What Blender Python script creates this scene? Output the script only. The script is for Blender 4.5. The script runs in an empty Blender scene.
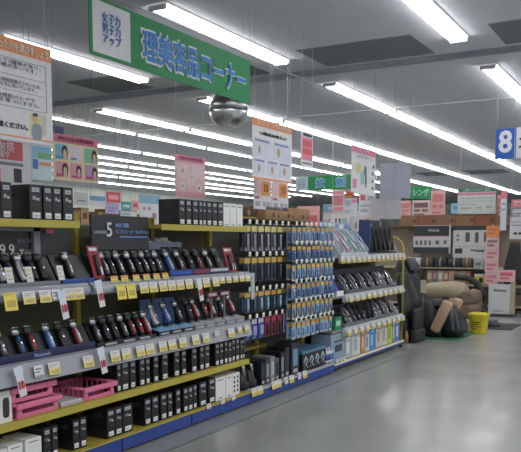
import bpy, bmesh, math, random
from mathutils import Matrix, Vector
random.seed(11)
SC = bpy.context.scene
COL = SC.collection
PI = math.pi

# ------------------------------------------------------------------ materials
def mat(name, col, rough=0.6, metal=0.0, emit=0.0, noise=0.0, nscale=8.0, spec=0.5, coat=0.0, bump=0.0, alpha=1.0, emcol=None):
    m = bpy.data.materials.new(name); m.use_nodes = True
    nt = m.node_tree; b = nt.nodes['Principled BSDF']
    c = (col[0], col[1], col[2], 1)
    b.inputs['Base Color'].default_value = c
    b.inputs['Roughness'].default_value = rough
    b.inputs['Metallic'].default_value = metal
    b.inputs['Specular IOR Level'].default_value = spec
    b.inputs['Coat Weight'].default_value = coat
    b.inputs['Alpha'].default_value = alpha
    if emit:
        b.inputs['Emission Color'].default_value = (emcol or col)[:3] + (1,)
        b.inputs['Emission Strength'].default_value = emit
    if noise or bump:
        tc = nt.nodes.new('ShaderNodeTexCoord'); n = nt.nodes.new('ShaderNodeTexNoise')
        n.inputs['Scale'].default_value = nscale; n.inputs['Detail'].default_value = 4
        nt.links.new(tc.outputs['Object'], n.inputs['Vector'])
        if noise:
            r = nt.nodes.new('ShaderNodeValToRGB')
            r.color_ramp.elements[0].position = 0.3; r.color_ramp.elements[1].position = 0.7
            r.color_ramp.elements[0].color = tuple(max(0, v * (1 - noise)) for v in col) + (1,)
            r.color_ramp.elements[1].color = tuple(min(1, v * (1 + noise)) for v in col) + (1,)
            nt.links.new(n.outputs['Fac'], r.inputs['Fac']); nt.links.new(r.outputs['Color'], b.inputs['Base Color'])
        if bump:
            bp = nt.nodes.new('ShaderNodeBump'); bp.inputs['Strength'].default_value = bump
            nt.links.new(n.outputs['Fac'], bp.inputs['Height']); nt.links.new(bp.outputs['Normal'], b.inputs['Normal'])
    return m

def srgb(h):
    v = [int(h[i:i + 2], 16) / 255 for i in (0, 2, 4)]
    return tuple(x / 12.92 if x <= .04045 else ((x + .055) / 1.055) ** 2.4 for x in v)

_mc = {}
def C(h, rough=0.55, **k):
    key = (h, rough, tuple(sorted(k.items())))
    if key not in _mc: _mc[key] = mat('colour_' + h, srgb(h), rough, noise=k.pop('noise', 0.06), nscale=k.pop('nscale', 14), **k)
    return _mc[key]

BLACK = C('1c1d22', .38); DARK = C('2b2c31', .5); CHAR = C('3a3c40', .6); GREY = C('7d8087', .5)
LGREY = C('b4b7bb', .5); WHITE = C('e6e7e8', .5); YEL = C('b3a544', .5); TAGY = C('e6d264', .55); BLUEB = C('2c458f', .45)
SILV = mat('brushed_silver', (.36, .37, .39), .25, .85, noise=.15); CHROME = mat('chrome_trim', (.75, .76, .78), .15, 1.0)
RAIL = mat('clear_rail_plastic', srgb('a4a9b2'), .12, 0, noise=.05, coat=.5)
RAILG = mat('grey_rail', srgb('a3a6ad'), .35, 0, noise=.05)
RED = C('b42a35'); DRED = C('6e2029'); PINK = C('e0789f', .4); NAVY = C('1d2850', .4); TEAL = C('4fa5a8'); SKY = C('86b7e0')
LBLUE = C('5f93cf', .4); ORG = C('e08a3c'); CREAM = C('eae2c8'); INK = C('303238', .8); INKB = C('3f68b8', .7)
PAPER = C('dcdce0', .7); PAPERP = C('eec6cb', .7); PPINK = C('de8ba4', .7); PRED = C('cf6670', .7); LORG = C('e79a6c', .7)
GREEN = C('2b8a55', .5, spec=.3); LILAC = C('b9b2d8', .7); TAN = C('a98f74', .7); BEIGE = C('a2967f', .75); BROWN = C('7b685a', .7)
CARTON = C('a68460', .8, noise=.12); CARTON2 = C('8f6f52', .8, noise=.12); LEATHER = mat('black_leather', srgb('202226'), .42, noise=.2, nscale=30, bump=.15)
PEG = C('55574f', .7); OLIVE = C('5a5640', .7)

# ------------------------------------------------------------------ mesh builder
class MB:
    def __init__(s, M=None): s.v = []; s.f = []; s.mi = []; s.sm = []; s.M = M or Matrix()
    def _add(s, vs, fs, m, smooth=False):
        b = len(s.v); s.v += [s.M @ Vector(p) for p in vs]
        for f in fs: s.f.append([b + i for i in f]); s.mi.append(m); s.sm.append(smooth)
    def box(s, x0, x1, y0, y1, z0, z1, m=0):
        s._add([(x0,y0,z0),(x1,y0,z0),(x1,y1,z0),(x0,y1,z0),(x0,y0,z1),(x1,y0,z1),(x1,y1,z1),(x0,y1,z1)],
               [(0,3,2,1),(4,5,6,7),(0,1,5,4),(1,2,6,5),(2,3,7,6),(3,0,4,7)], m); return s
    def bbox(s, x0, x1, y0, y1, z0, z1, r, m=0, seg=2):
        bm = bmesh.new(); bmesh.ops.create_cube(bm, size=1)
        for v in bm.verts: v.co = Vector(((x0+x1)/2 + v.co.x*(x1-x0), (y0+y1)/2 + v.co.y*(y1-y0), (z0+z1)/2 + v.co.z*(z1-z0)))
        bmesh.ops.bevel(bm, geom=bm.edges[:], offset=r, segments=seg, profile=.5, affect='EDGES')
        bm.verts.index_update()
        s._add([v.co[:] for v in bm.verts], [[v.index for v in f.verts] for f in bm.faces], m, True); bm.free(); return s
    def quad(s, a, b, c, d, m=0): s._add([a, b, c, d], [(0,1,2,3)], m); return s
    def card(s, x0, x1, z0, z1, y, m=0): return s.box(x0, x1, y, y + .0012, z0, z1, m)
    def loft(s, secs, n=14, e=2.6, m=0, axis='z'):
        vs = []; fs = []
        for (t, w, d, ox, oy) in secs:
            for k in range(n):
                a = 2*PI*k/n; ca, sa = math.cos(a), math.sin(a)
                px = ox + w/2*math.copysign(abs(ca)**(2/e), ca); py = oy + d/2*math.copysign(abs(sa)**(2/e), sa)
                vs.append((px, py, t) if axis == 'z' else ((t, px, py) if axis == 'x' else (px, t, py)))
        N = len(secs); b0 = len(s.f)
        for i in range(N-1):
            for k in range(n):
                q = (i*n+k, i*n+(k+1) % n, (i+1)*n+(k+1) % n, (i+1)*n+k)
                fs.append(q if axis != 'y' else q[::-1])
        fs.append(tuple(range(n))[::-1] if axis != 'y' else tuple(range(n)))
        top = tuple((N-1)*n+k for k in range(n)); fs.append(top if axis != 'y' else top[::-1])
        s._add(vs, fs, m, True); s.sm[-1] = s.sm[-2] = False; return s
    def tube(s, pts, r, n=8, m=0, cap=True):
        pts = [Vector(p) for p in pts]; vs = []; fs = []
        for i, p in enumerate(pts):
            d = (pts[min(i+1, len(pts)-1)] - pts[max(i-1, 0)]).normalized()
            u = d.cross(Vector((0, 0, 1)))
            if u.length < 1e-3: u = d.cross(Vector((1, 0, 0)))
            u.normalize(); w = d.cross(u); rr = r[i] if isinstance(r, (list, tuple)) else r
            for k in range(n): vs.append(p + u*rr*math.cos(2*PI*k/n) + w*rr*math.sin(2*PI*k/n))
        for i in range(len(pts)-1):
            for k in range(n): fs.append((i*n+k, i*n+(k+1) % n, (i+1)*n+(k+1) % n, (i+1)*n+k))
        if cap: fs.append(tuple(range(n))[::-1]); fs.append(tuple((len(pts)-1)*n+k for k in range(n)))
        s._add(vs, fs, m, True); return s
    def prism(s, poly, x0, x1, m=0, smooth=False):          # poly in (y, z), extruded along x
        n = len(poly); vs = [(x0, y, z) for y, z in poly] + [(x1, y, z) for y, z in poly]
        fs = [tuple(range(n))[::-1], tuple(range(n, 2*n))]
        s._add(vs, fs, m)
        s._add(vs, [(k, (k+1) % n, n+(k+1) % n, n+k) for k in range(n)], m, smooth); return s
    def dome(s, c, r, m=0, n=20, k=8):                       # lower hemisphere
        vs = []; fs = []
        for i in range(k+1):
            a = PI/2*i/k
            for j in range(n): vs.append((c[0]+r*math.cos(a)*math.cos(2*PI*j/n), c[1]+r*math.cos(a)*math.sin(2*PI*j/n), c[2]-r*math.sin(a)*.95))
        for i in range(k):
            for j in range(n): fs.append((i*n+j, (i+1)*n+j, (i+1)*n+(j+1) % n, i*n+(j+1) % n))
        fs.append(tuple(range(n))); s._add(vs, fs, m, True); return s
    def mesh(s, name, mats):
        me = bpy.data.meshes.new(name); me.from_pydata([tuple(v) for v in s.v], [], s.f)
        for m in (mats if isinstance(mats, (list, tuple)) else [mats]): me.materials.append(m)
        me.polygons.foreach_set('material_index', s.mi); me.polygons.foreach_set('use_smooth', s.sm)
        me.update(); return me

def obj(name, mb, mats, parent=None, loc=None):
    o = bpy.data.objects.new(name, mb.mesh(name, mats) if isinstance(mb, MB) else mb)
    COL.objects.link(o)
    if parent: o.parent = parent
    if loc: o.location = loc
    return o
def tag(o, label, cat, group=None):
    o['label'] = label; o['category'] = cat
    if group: o['group'] = group
    return o
def thing(name, label, cat, loc=(0,0,0), rz=0.0, group=None):
    o = bpy.data.objects.new(name, None); COL.objects.link(o); o.location = loc; o.rotation_euler = (0, 0, rz)
    o.empty_display_size = .05
    return tag(o, label, cat, group)
def struct(name, mb, mats):
    o = obj(name, mb, mats); o['kind'] = 'structure'; return o
def dup(o, parent=None):
    c = o.copy(); COL.objects.link(c)
    if parent: c.parent = parent
    for ch in list(o.children): dup(ch, c)
    return c
class Proto:
    """the first use takes the prototype itself, later uses copy it with its parts"""
    def __init__(s, root): s.root = root; s.used = False
    def put(s, loc, label, group=None, rz=None):
        o = dup(s.root) if s.used else s.root
        s.used = True; o.location = loc
        if rz is not None: o.rotation_euler = (0, 0, rz)
        o['label'] = label
        if group: o['group'] = group
        elif 'group' in o: del o['group']
        return o
ORD = ['', 'first', 'second', 'third', 'fourth', 'fifth', 'sixth', 'seventh', 'eighth', 'ninth', 'tenth', 'eleventh', 'twelfth', 'thirteenth',
       'fourteenth', 'fifteenth', 'sixteenth', 'seventeenth', 'eighteenth', 'nineteenth', 'twentieth', 'twenty-first', 'twenty-second', 'twenty-third',
       'twenty-fourth', 'twenty-fifth', 'twenty-sixth', 'twenty-seventh', 'twenty-eighth', 'twenty-ninth', 'thirtieth']

_tc = {}
def text_mesh(s, size, fat=0.0, ext=0.0006, align='CENTER', sx=1.0):
    key = (s, size, fat, ext, align, sx)
    if key in _tc: return _tc[key]
    cu = bpy.data.curves.new('lettering', 'FONT'); cu.body = s; cu.size = size; cu.extrude = 0
    cu.align_x = align; cu.align_y = 'CENTER'; cu.resolution_u = 3; cu.space_line = .95
    o = bpy.data.objects.new('lettering', cu); COL.objects.link(o)
    bpy.context.view_layer.update()
    me = bpy.data.meshes.new_from_object(o.evaluated_get(bpy.context.evaluated_depsgraph_get()))
    me.transform(Matrix.Diagonal((sx, 1, 1, 1)))
    me.transform(Matrix.Rotation(PI/2, 4, 'X'))     # reads along +x, faces -y
    bpy.data.objects.remove(o)
    if fat > size*.004:
        bm = bmesh.new()
        for k in range(9):
            m2 = me.copy(); a = 2*PI*k/8
            if k == 8: m2.transform(Matrix.Translation((0, -.0007*8, 0)))
            else: m2.transform(Matrix.Translation((fat*math.cos(a), -.0007*k, fat*math.sin(a))))
            bm.from_mesh(m2); bpy.data.meshes.remove(m2)
        bm.to_mesh(me); bm.free()
    _tc[key] = me
    return me
def text_fit(s, w, h, m, parent, loc, fat=0.0, name='lettering', size=1.0):
    me = text_mesh(s, size, fat * size / h).copy()
    xs = [v.co.x for v in me.vertices]; zs = [v.co.z for v in me.vertices]
    kx = w / (max(xs) - min(xs)); kz = h / (max(zs) - min(zs)); cx = (max(xs) + min(xs)) / 2; cz = (max(zs) + min(zs)) / 2
    for v in me.vertices: v.co = ((v.co.x - cx) * kx, v.co.y, (v.co.z - cz) * kz)
    me.materials.clear(); me.materials.append(m)
    o = bpy.data.objects.new(name, me); COL.objects.link(o); o.parent = parent; o.location = loc
    return o
def text(s, size, m, parent, loc, fat=0.0, name='lettering', align='CENTER', sx=1.0):
    me = text_mesh(s, size, fat, .0006, align, sx).copy()
    me.materials.clear(); me.materials.append(m)
    o = bpy.data.objects.new(name, me); COL.objects.link(o); o.parent = parent; o.location = loc
    return o

G = PI/2                       # things on the long gondola face the aisle (+X)
FX = -3.4                      # front line of the gondola
def gp(s, d, z): return (FX - d, s, z)    # s along the gondola, d back from its front line

# ------------------------------------------------------------------ setting
floor_m = mat('vinyl_floor', srgb('989c9a'), .2, noise=.05, nscale=1.3, spec=.5)
_nt = floor_m.node_tree; _n = _nt.nodes.new('ShaderNodeTexNoise'); _n.inputs['Scale'].default_value = 2.2; _n.inputs['Detail'].default_value = 3
_r = _nt.nodes.new('ShaderNodeMapRange'); _r.inputs['From Min'].default_value = .35; _r.inputs['From Max'].default_value = .65; _r.inputs['To Min'].default_value = .17; _r.inputs['To Max'].default_value = .26
_tc2 = _nt.nodes.new('ShaderNodeTexCoord'); _nt.links.new(_tc2.outputs['Object'], _n.inputs['Vector']); _nt.links.new(_n.outputs['Fac'], _r.inputs['Value']); _nt.links.new(_r.outputs['Result'], _nt.nodes['Principled BSDF'].inputs['Roughness'])
ceil_m = mat('ceiling_board', srgb('cdd0d8'), .9, noise=.03, nscale=3)
struct('floor', MB().box(-20, 7, -4, 42, -.1, 0), floor_m)
struct('ceiling', MB().box(-20, 7, -4, 42, 3.6, 3.7), ceil_m)
wall_m = mat('pale_wall', srgb('e2e8e0'), .85, noise=.04, nscale=1)
struct('wall_left', MB().box(-20.1, -20, -4, 42, 0, 3.6), wall_m)
struct('wall_back', MB().box(-20, 7, 42, 42.1, 0, 3.6), wall_m)
trim_m = mat('ceiling_trim', srgb('8f959c'), .7, noise=.04)
dk = mat('dark_ceiling_panel', srgb('7a8084'), .8, noise=.08, nscale=5)
struct('trim_1', MB().box(-20, 7, 8.60, 8.68, 3.545, 3.6), trim_m)
struct('trim_2', MB().box(-20, 7, 11.55, 11.57, 3.585, 3.6), C('d8dadc', .6))
n = 3
for Yp in ((7.63, 8.48), (22.6, 23.9)):
    for xc, hw in ((-1.08,.65), (-3.15,.65), (-5.18,.6), (-6.78,.4)):
        struct('trim_%d' % n, MB().box(xc-hw, xc+hw, Yp[0], Yp[1], 3.592, 3.604), dk); n += 1
struct('trim_%d' % n, MB().box(-3.17, -3.145, 1.5, 10.4, .0, .0015), C('6f7374', .35)); n += 1  # narrow darker line lying flat on the floor, parallel to the gondola

# ------------------------------------------------------------------ ceiling lights
tube_m = mat('lit_tube', (1, 1, 1), .5, emit=13.0, emcol=(1.0, .985, .97))
refl_m = mat('self_lit_reflector', (.85, .85, .86), .4, emit=.25)  # faint emission stands in for tube light falling on the housing
def make_light(Lh):
    t = thing('ceiling_light', '', 'ceiling light')
    obj('housing', MB().prism([(-.105,-.006),(-.105,-.012),(-.03,-.02),(.03,-.02),(.105,-.012),(.105,-.006),(.09,0),(-.09,0)], -Lh/2, Lh/2), refl_m, t)
    for sgn in (-1, 1): obj('tube', MB().tube([(-Lh/2+.03, sgn*.062, -.036), (Lh/2-.03, sgn*.062, -.036)], .0165, 8), tube_m, t)
    for e in (-Lh/2, Lh/2-.03): obj('end_holder', MB().box(e, e+.03, -.09, .09, -.055, -.012), C('c4c6c9', .5), t)
    return Proto(t)
P24 = make_light(2.42)
def make_single(Lh):
    t = thing('ceiling_light', '', 'ceiling light')
    obj('housing', MB().box(-Lh/2, Lh/2, -.035, .035, -.02, 0), refl_m, t)
    obj('tube', MB().tube([(-Lh/2+.03, 0, -.036), (Lh/2-.03, 0, -.036)], .0165, 8), tube_m, t)
    for e in (-Lh/2, Lh/2-.03): obj('end_holder', MB().box(e, e+.03, -.03, .03, -.055, -.02), C('c4c6c9', .5), t)
    return Proto(t)
P12 = make_single(2.42)
rows = [-2.1, -4.15, -6.17, -8.12, -9.3, -11.1, -12.5, -13.5, -14.8, -15.9, -17.8]
# how far along each row the fixtures are in sight
vis = {0: (1, 5), 1: (1, 9), 2: (1, 11), 3: (2, 11), 4: (2, 10), 5: (2, 10), 6: (2, 10), 7: (2, 10), 8: (3, 10), 9: (3, 10), 10: (3, 10)}
starts = [3.13, 5.57] + [9.32 + 2.46*k for k in range(10)]
for ri, x in enumerate(rows):
    a, b = vis[ri]
    for k in range(a, b+1):
        y = starts[k] + 1.21
        where = 'just before the dark ceiling beam' if k == 1 else '%s beyond the dark ceiling beam' % ORD[k-1]
        far_row = ri >= 4
        (P12 if far_row else P24).put((x, y, 3.6), 'white %s ceiling light %s, %s row from the right' % ('single-tube' if far_row else 'twin-tube', where, ORD[ri+1]), 'rows of %s ceiling lights' % ('single-tube' if far_row else 'twin-tube'), PI/2)

# ceiling mirror ball behind the green sign
t = thing('security_mirror', 'silver mirrored ball hanging from ceiling behind the green corner sign', 'mirror', (-5.2, 8.5, 3.6))
obj('ball', MB().dome((0,0,-.40), .255).loft([(-.40+.255*math.sin(a)*.95, .51*math.cos(a), .51*math.cos(a), 0, 0) for a in (0,.3,.6,.9,1.2,1.5)], n=20, e=2), mat('dimpled_mirror', (.6,.62,.64), .3, .85, bump=1.0, nscale=7, noise=.6), t)
obj('hanger_rod', MB().tube([(0,0,0),(0,0,-.42)], .012), GREY, t)

# ------------------------------------------------------------------ the long gondola (three shelving units)
def arc_rail(s0, s1, d0, z0, z1, bulge=.03):
    p = []
    for k in range(7):
        a = k/6; p.append((d0 - bulge*math.sin(PI*a) + .02*a, z0 + (z1-z0)*a))
    p += [(d0+.028, z1), (d0+.008, z0)]
    return MB().prism([(q[0], q[1]) for q in p], s0, s1, 0, True)
def unit(label, s0, s1):
    t = thing('shelving_unit', label, 'shelving unit', (FX, s0, 0), G, 'long blue-based shop shelving')
    return t
def uloc(mb_fn): return mb_fn
W1 = 5.92 - 2.3
u1 = unit('shaver section of the long shelving, yellow shelves over a blue base panel', 2.3, 5.92)
obj('back_panel', MB().box(0, W1, .45, .47, .09, 1.62), OLIVE, u1)
for a, b in ((0, .9), (.9, 1.78), (1.79, 2.655), (2.665, W1)):
    obj('base_panel', MB().box(a+.002, b-.002, 0, .018, .02, .112), BLUEB, u1)
obj('bottom_deck', MB().box(0, W1, .018, .45, .06, .118).box(0, W1, -.004, .018, .112, .122), YEL, u1)
obj('yellow_shelf', MB().box(0, W1, .02, .45, .40, .428).box(0, W1, .01, .02, .385, .432), YEL, u1)
obj('yellow_shelf', MB().box(0, 1.44, .04, .45, 1.605, 1.632).box(0, 1.44, .03, .04, 1.59, 1.636), YEL, u1)
obj('yellow_shelf', MB().box(2.33, W1, .04, .45, 1.605, 1.632).box(2.33, W1, .03, .04, 1.59, 1.636), YEL, u1)
obj('display_deck', MB().box(0, W1, .03, .45, 1.205, 1.232), RAILG, u1, )
obj('display_deck', MB().box(0, W1, .03, .45, .755, .782), RAILG, u1)
for a, b in ((0, 1.47), (1.5, 2.4), (2.42, W1)):
    obj('price_rail', arc_rail(a, b, -.005, 1.15, 1.235), RAIL, u1)
for a, b in ((0, 1.55), (1.56, 2.5), (2.51, W1)):
    obj('price_rail', MB().prism([(-.02,.655),(.0,.775),(.03,.78),(.03,.655)], a, b), RAILG, u1)
for s in (.0, .9, 1.8, 2.7, W1-.042):
    obj('upright', MB().box(s, s+.04, .41, .45, .09, 1.7), YEL, u1)
for s in (.9, 1.8, 2.7, W1-.02):
    obj('foot', MB().tube([(s, .05, 0), (s, .05, .04)], .02), CHAR, u1)

W2 = 7.86 - 5.92
u2 = unit('pegboard section of the long shelving hung with blister packs', 5.92, 7.86)
obj('peg_panel', MB().box(.02, W2, .45, .47, .09, 1.72), PEG, u2)
obj('peg_panel', MB().box(W2-1.15, W2, .36, .37, .5, 1.70), PEG, u2)
for a, b in ((0, .97), (.975, W2)): obj('base_panel', MB().box(a+.002, b-.002, 0, .018, .02, .112), BLUEB, u2)
obj('bottom_deck', MB().box(0, W2, .018, .45, .06, .112).box(0, W2, -.004, .018, .104, .122), LGREY, u2)
obj('yellow_shelf', MB().box(.02, .95, .36, .45, .42, .436).box(.02, .95, .35, .36, .41, .44), C('8f8440'), u2)
obj('upright', MB().box(.84, .88, .40, .44, .09, 1.72), YEL, u2)
obj('upright', MB().box(W2-.045, W2-.005, .40, .44, .09, 1.72), YEL, u2)
obj('cross_bar', MB().box(.02, .8, .3, .312, 1.115, 1.135), LGREY, u2)
for s in (.04, W2-.03): obj('foot', MB().tube([(s, .05, 0), (s, .05, .04)], .02), CHAR, u2)
obj('label_post', MB().box(.0, .06, -.012, -.004, .98, 1.22), LGREY, u2)

W3 = 10.36 - 7.86
u3 = unit('hair iron section at the far end of the long shelving', 7.86, 10.36)
obj('back_panel', MB().box(0, W3, .45, .47, .09, 1.5), OLIVE, u3)
for a, b in ((0, 1.24), (1.245, W3)): obj('base_panel', MB().box(a+.002, b-.002, 0, .018, .048, .09), BLUEB, u3)
obj('bottom_deck', MB().box(0, W3, .018, .45, .05, .084).box(0, W3, -.004, .018, .08, .1), CREAM, u3)
for z, a in ((1.34, .2), (.875, .33), (.475, .33)):
    obj('display_deck', MB().box(0.05, W3, .05, .45, z-.03, z-.004), C('8d8f86'), u3)
    obj('price_rail', MB().prism([(-.015,z-.075),(.02,z+.01),(.05,z+.01),(.05,z-.075)], a, W3-.03), C('c3c7ca',.25), u3)
    obj('shelf_edge', MB().box(a, W3-.03, .02, .05, z-.09, z-.076), YEL, u3)
obj('end_post', MB().tube([(W3-.02,.03,.03),(W3-.02,.03,1.42),(W3-.02,.06,1.5),(W3-.02,.14,1.56),(W3-.02,.42,1.6)], .016), YEL, u3)
obj('upright', MB().box(.0, .04, .40, .44, .09, 1.5), YEL, u3)
for s in (.1, W3-.03):
    c = obj('caster', MB().tube([(s, .025, .03), (s, .06, .03)], .03, 12), BLACK, u3)
    obj('bracket', MB().box(s-.015, s+.015, .04, .08, .03, .06), GREY, c)

# ------------------------------------------------------------------ boxes of shavers
def make_box(name, w, d, h, face, side, cat='box', sticker=True, pic=False, dots=False, label=''):
    t = thing(name, label, cat, rz=G)
    obj('carton', MB().box(-w/2, w/2, 0, d, 0, h).box(-w/2+.003, w/2-.003, .004, d-.004, h, h+.0012), face, t)
    if sticker:
        obj('price_sticker', MB().card(-w*.30, w*.34, h*.06, h*.22, -.0014, 0).card(-w*.2, w*.24, h*.10, h*.15, -.002, 1), [WHITE, LGREY], t)
        obj('top_label', MB().card(-w*.30, w*.30, h*.80, h*.92, -.0014, 0).card(-w*.2, w*.2, h*.84, h*.88, -.002, 1), [LGREY, GREY], t)
        obj('product_print', MB().card(-w*.26, w*.0, h*.58, h*.68, -.0014, 0).card(w*.06, w*.3, h*.56, h*.63, -.0014, 1).card(-w*.22, w*.22, h*.42, h*.46, -.0014, 2), [SILV, LGREY, CHAR], t)
    m = MB(); xx = -w/2-.0014        # the shaver printed on the side of the carton
    m.quad((xx,d*.75,h*.62),(xx,d*.2,h*.72),(xx,d*.25,h*.86),(xx,d*.8,h*.76)); m.quad((xx,d*.72,h*.9),(xx,d*.3,h*.9),(xx,d*.3,h*.94),(xx,d*.72,h*.94))
    if sticker: obj('side_print', m, CHAR, t)
    if dots:
        m = MB()
        for i in (-1, 1):
            for k in range(4): m.card(i*w*.22-.011, i*w*.22+.011, h*(.14+.2*k), h*(.27+.2*k), -.0014)
        obj('printed_icons', m, INK, t)
    return Proto(t)
_bp = {}
def put_box(kind, s0, s1, d, z, h, label, group):
    w = round(s1 - s0 - .003, 3); key = (kind, round(w/.006), round(h, 2))
    if key not in _bp:
        dp = .2
        if kind == 'black': p = make_box('shaver_box', w, dp, h, BLACK, BLACK)
        elif kind == 'pic': p = make_box('shaver_box', w, dp, h, BLACK, BLACK, sticker=False, pic=True)
        elif kind == 'white':
            p = make_box('white_product_box', w, dp, h, WHITE, WHITE, sticker=False)
            obj('printed_line', MB().card(-w*.12, w*.12, h*.06, h*.12, -.0014).card(-w*.3, w*.3, h*.86, h*.9, -.0014), GREY, p.root)
        elif kind == 'dots': p = make_box('white_product_box', w, dp, h, WHITE, WHITE, sticker=False, dots=True)
        _bp[key] = p
    return _bp[key].put(gp((s0+s1)/2, d, z), label, group)

def box_row(spec, d, z, where, group):
    cnt = {}
    for kind, s0, s1, h in spec:
        cnt[kind] = cnt.get(kind, 0) + 1
        nm = {'black': 'black shaver box with white price sticker', 'pic': 'wide black box with printed razor', 'white': 'plain white product box', 'dots': 'white box printed with black icons'}[kind]
        put_box(kind, s0, s1, d, z, h, '%s, %s from the left %s' % (nm, ORD[cnt[kind]], where), group + (' (%s)' % nm.split(' with')[0]))

box_row([('black', 3.03, 3.115, .215), ('black', 3.118, 3.2, .215), ('black', 3.338, 3.44, .215), ('black', 3.452, 3.53, .215), ('black', 3.533, 3.61, .215), ('black', 3.622, 3.715, .215)],
        .06, 1.633, 'on the near top shelf', 'boxes on the near top shelf')
box_row([('black', 4.9, 4.985, .205), ('black', 4.995, 5.075, .205), ('black', 5.085, 5.175, .205), ('black', 5.18, 5.235, .205), ('black', 5.238, 5.29, .205), ('black', 5.297, 5.375, .205), ('black', 5.382, 5.465, .205), ('black', 5.47, 5.555, .205),
         ('white', 5.562, 5.665, .2), ('white', 5.672, 5.78, .2), ('white', 5.786, 5.89, .2)],
        .06, 1.633, 'on the far top shelf', 'boxes on the far top shelf')
box_row([('black', a, b, h) for a, b, h in ((4.113,4.158,.21),(4.163,4.247,.21),(4.259,4.328,.21),(4.371,4.435,.21),(4.447,4.496,.2),(4.541,4.605,.21),(4.647,4.73,.21),(4.81,4.882,.21),(4.911,4.978,.205),(5.058,5.13,.205),(5.172,5.242,.205),(5.253,5.325,.205),
         (5.415,5.48,.2),(5.485,5.55,.2),(5.564,5.622,.2),(5.628,5.69,.19),(5.695,5.75,.2),(5.757,5.828,.2),(5.84,5.885,.19),(5.888,5.915,.19))],
        .06, .4285, 'on the yellow middle shelf', 'boxes on the yellow middle shelf')
box_row([('white', 2.99, 3.09, .15), ('white', 3.093, 3.21, .16), ('white', 3.23, 3.365, .165), ('black', 3.38, 3.45, .2), ('black', 3.455, 3.51, .2), ('black', 3.645, 3.708, .2), ('black', 3.712, 3.78, .2),
         ('black', 3.986, 4.07, .2), ('black', 4.074, 4.15, .2), ('black', 4.158, 4.27, .205), ('black', 4.409, 4.49, .205), ('black', 4.5, 4.588, .205), ('black', 4.615, 4.69, .2), ('black', 4.705, 4.765, .2),
         ('black', 4.809, 4.88, .205), ('black', 4.92, 4.982, .205), ('black', 4.99, 5.05, .2), ('black', 5.056, 5.115, .2), ('black', 5.15, 5.26, .2), ('black', 5.294, 5.393, .21), ('white', 5.405, 5.565, .2), ('white', 5.572, 5.675, .2), ('dots', 5.68, 5.81, .2)],
        .05, .1225, 'on the bottom shelf', 'boxes on the bottom shelf')
# the upright white pack with a dark printed shape, left of the baskets
t = thing('white_product_box', 'white box with printed dark shaver left of the pink baskets', 'box', gp(3.085, .06, .4285), G)
obj('carton', MB().box(-.06, .06, 0, .12, 0, .19).box(-.055, .055, .003, .117, .19, .1912), WHITE, t)
obj('product_print', MB().loft([(.03,.036,.003,.015,-.001),(.05,.05,.003,.015,-.001),(.13,.05,.003,.015,-.001),(.15,.036,.003,.015,-.001)], m=0), CHAR, t)

# ------------------------------------------------------------------ pink baskets
def make_basket(W, D, H):
    t = thing('pink_basket', '', 'basket', rz=G)
    f = .012
    obj('bottom', MB().box(-W/2+.02, W/2-.02, .02, D-.02, 0, .006), PINK, t)
    m = MB()
    for (a, b) in (((-W/2,0),(W/2,0)), ((W/2,0),(W/2,D)), ((W/2,D),(-W/2,D)), ((-W/2,D),(-W/2,0))): m.tube([(a[0],a[1],H),(b[0],b[1],H)], .011, 8)
    m.bbox(-W/2-.006, W/2+.006, -.012, .006, H-.028, H+.008, .006)
    obj('rim', m, PINK, t)
    m = MB()
    for k in range(11):
        x = -W/2+.02 + (W-.04)*k/10; 
        if k % 10 == 0 or True: m.box(x-.006, x+.006, D-.018, D-.012, 0, H)
    for k in range(7):
        y = .02+(D-.04)*k/6
        for sx in (-1, 1): m.box(sx*(W/2-.015)-.003, sx*(W/2-.015)+.003, y-.006, y+.006, 0, H)
    m.box(-W/2+.045, W/2-.045, .012, .018, 0, H*.3).box(-W/2+.02, -W/2+.05, .012, .018, 0, H).box(W/2-.05, W/2-.02, .012, .018, 0, H)
    obj('slotted_side', m, PINK, t)
    return Proto(t)
PB = make_basket(.37, .30, .085)
PB.put(gp(3.36, .05, .4285), 'pink plastic slotted basket at the bottom of the left pair', 'pink baskets on the yellow shelf')
PB.put(gp(3.325, .06, .529), 'pink plastic slotted basket on top of the left pair', 'pink baskets on the yellow shelf')
PB2 = make_basket(.33, .33, .085)
PB2.put(gp(3.93, .05, .4285), 'single pink plastic basket beside the row of black boxes', 'pink baskets on the yellow shelf')
t = thing('leaflet_stack', 'pale grey leaflets lying flat between the pink baskets', 'leaflet', gp(3.67, .07, .4285), G)
obj('sheet', MB().box(-.105, .105, 0, .28, 0, .018), LGREY, t); obj('sheet', MB().box(-.1, .095, .004, .27, .0185, .026), PAPER, t)

# ------------------------------------------------------------------ price tags and hanging cards
def make_tag(w, hw, hy, top, low, ink=C('b5ad8c')):
    t = thing('shelf_price_tag', '', 'price tag', rz=G)
    M = Matrix.Rotation(-.18, 4, 'X')
    m = MB(M).card(-w/2, w/2, -hw, 0, 0, 0).card(-w/2, w/2, -hw-hy, -hw, -.001, 1)
    m.card(-w*.38, w*.3, -hw*.45, -hw*.3, -.0015, 2).card(-w*.38, w*.1, -hw*.75, -hw*.62, -.0015, 2).card(-w*.3, w*.36, -hw-hy*.75, -hw-hy*.3, -.0022, 2)
    obj('card', m, [top, low, ink], t); return Proto(t)
TG = {'y': make_tag(.097, .038, .038, PAPER, TAGY), 'Y': make_tag(.095, .02, .085, TAGY, TAGY, C('bda94c')), 'w': make_tag(.075, .06, .012, PAPER, LGREY, GREY), 'o': make_tag(.075, .018, .028, C('e9a24c'), TAGY),
      's': make_tag(.075, .028, .028, PAPER, TAGY), 'p': make_tag(.06, .03, .014, PAPER, C('e8dfb0'), GREY)}
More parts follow.
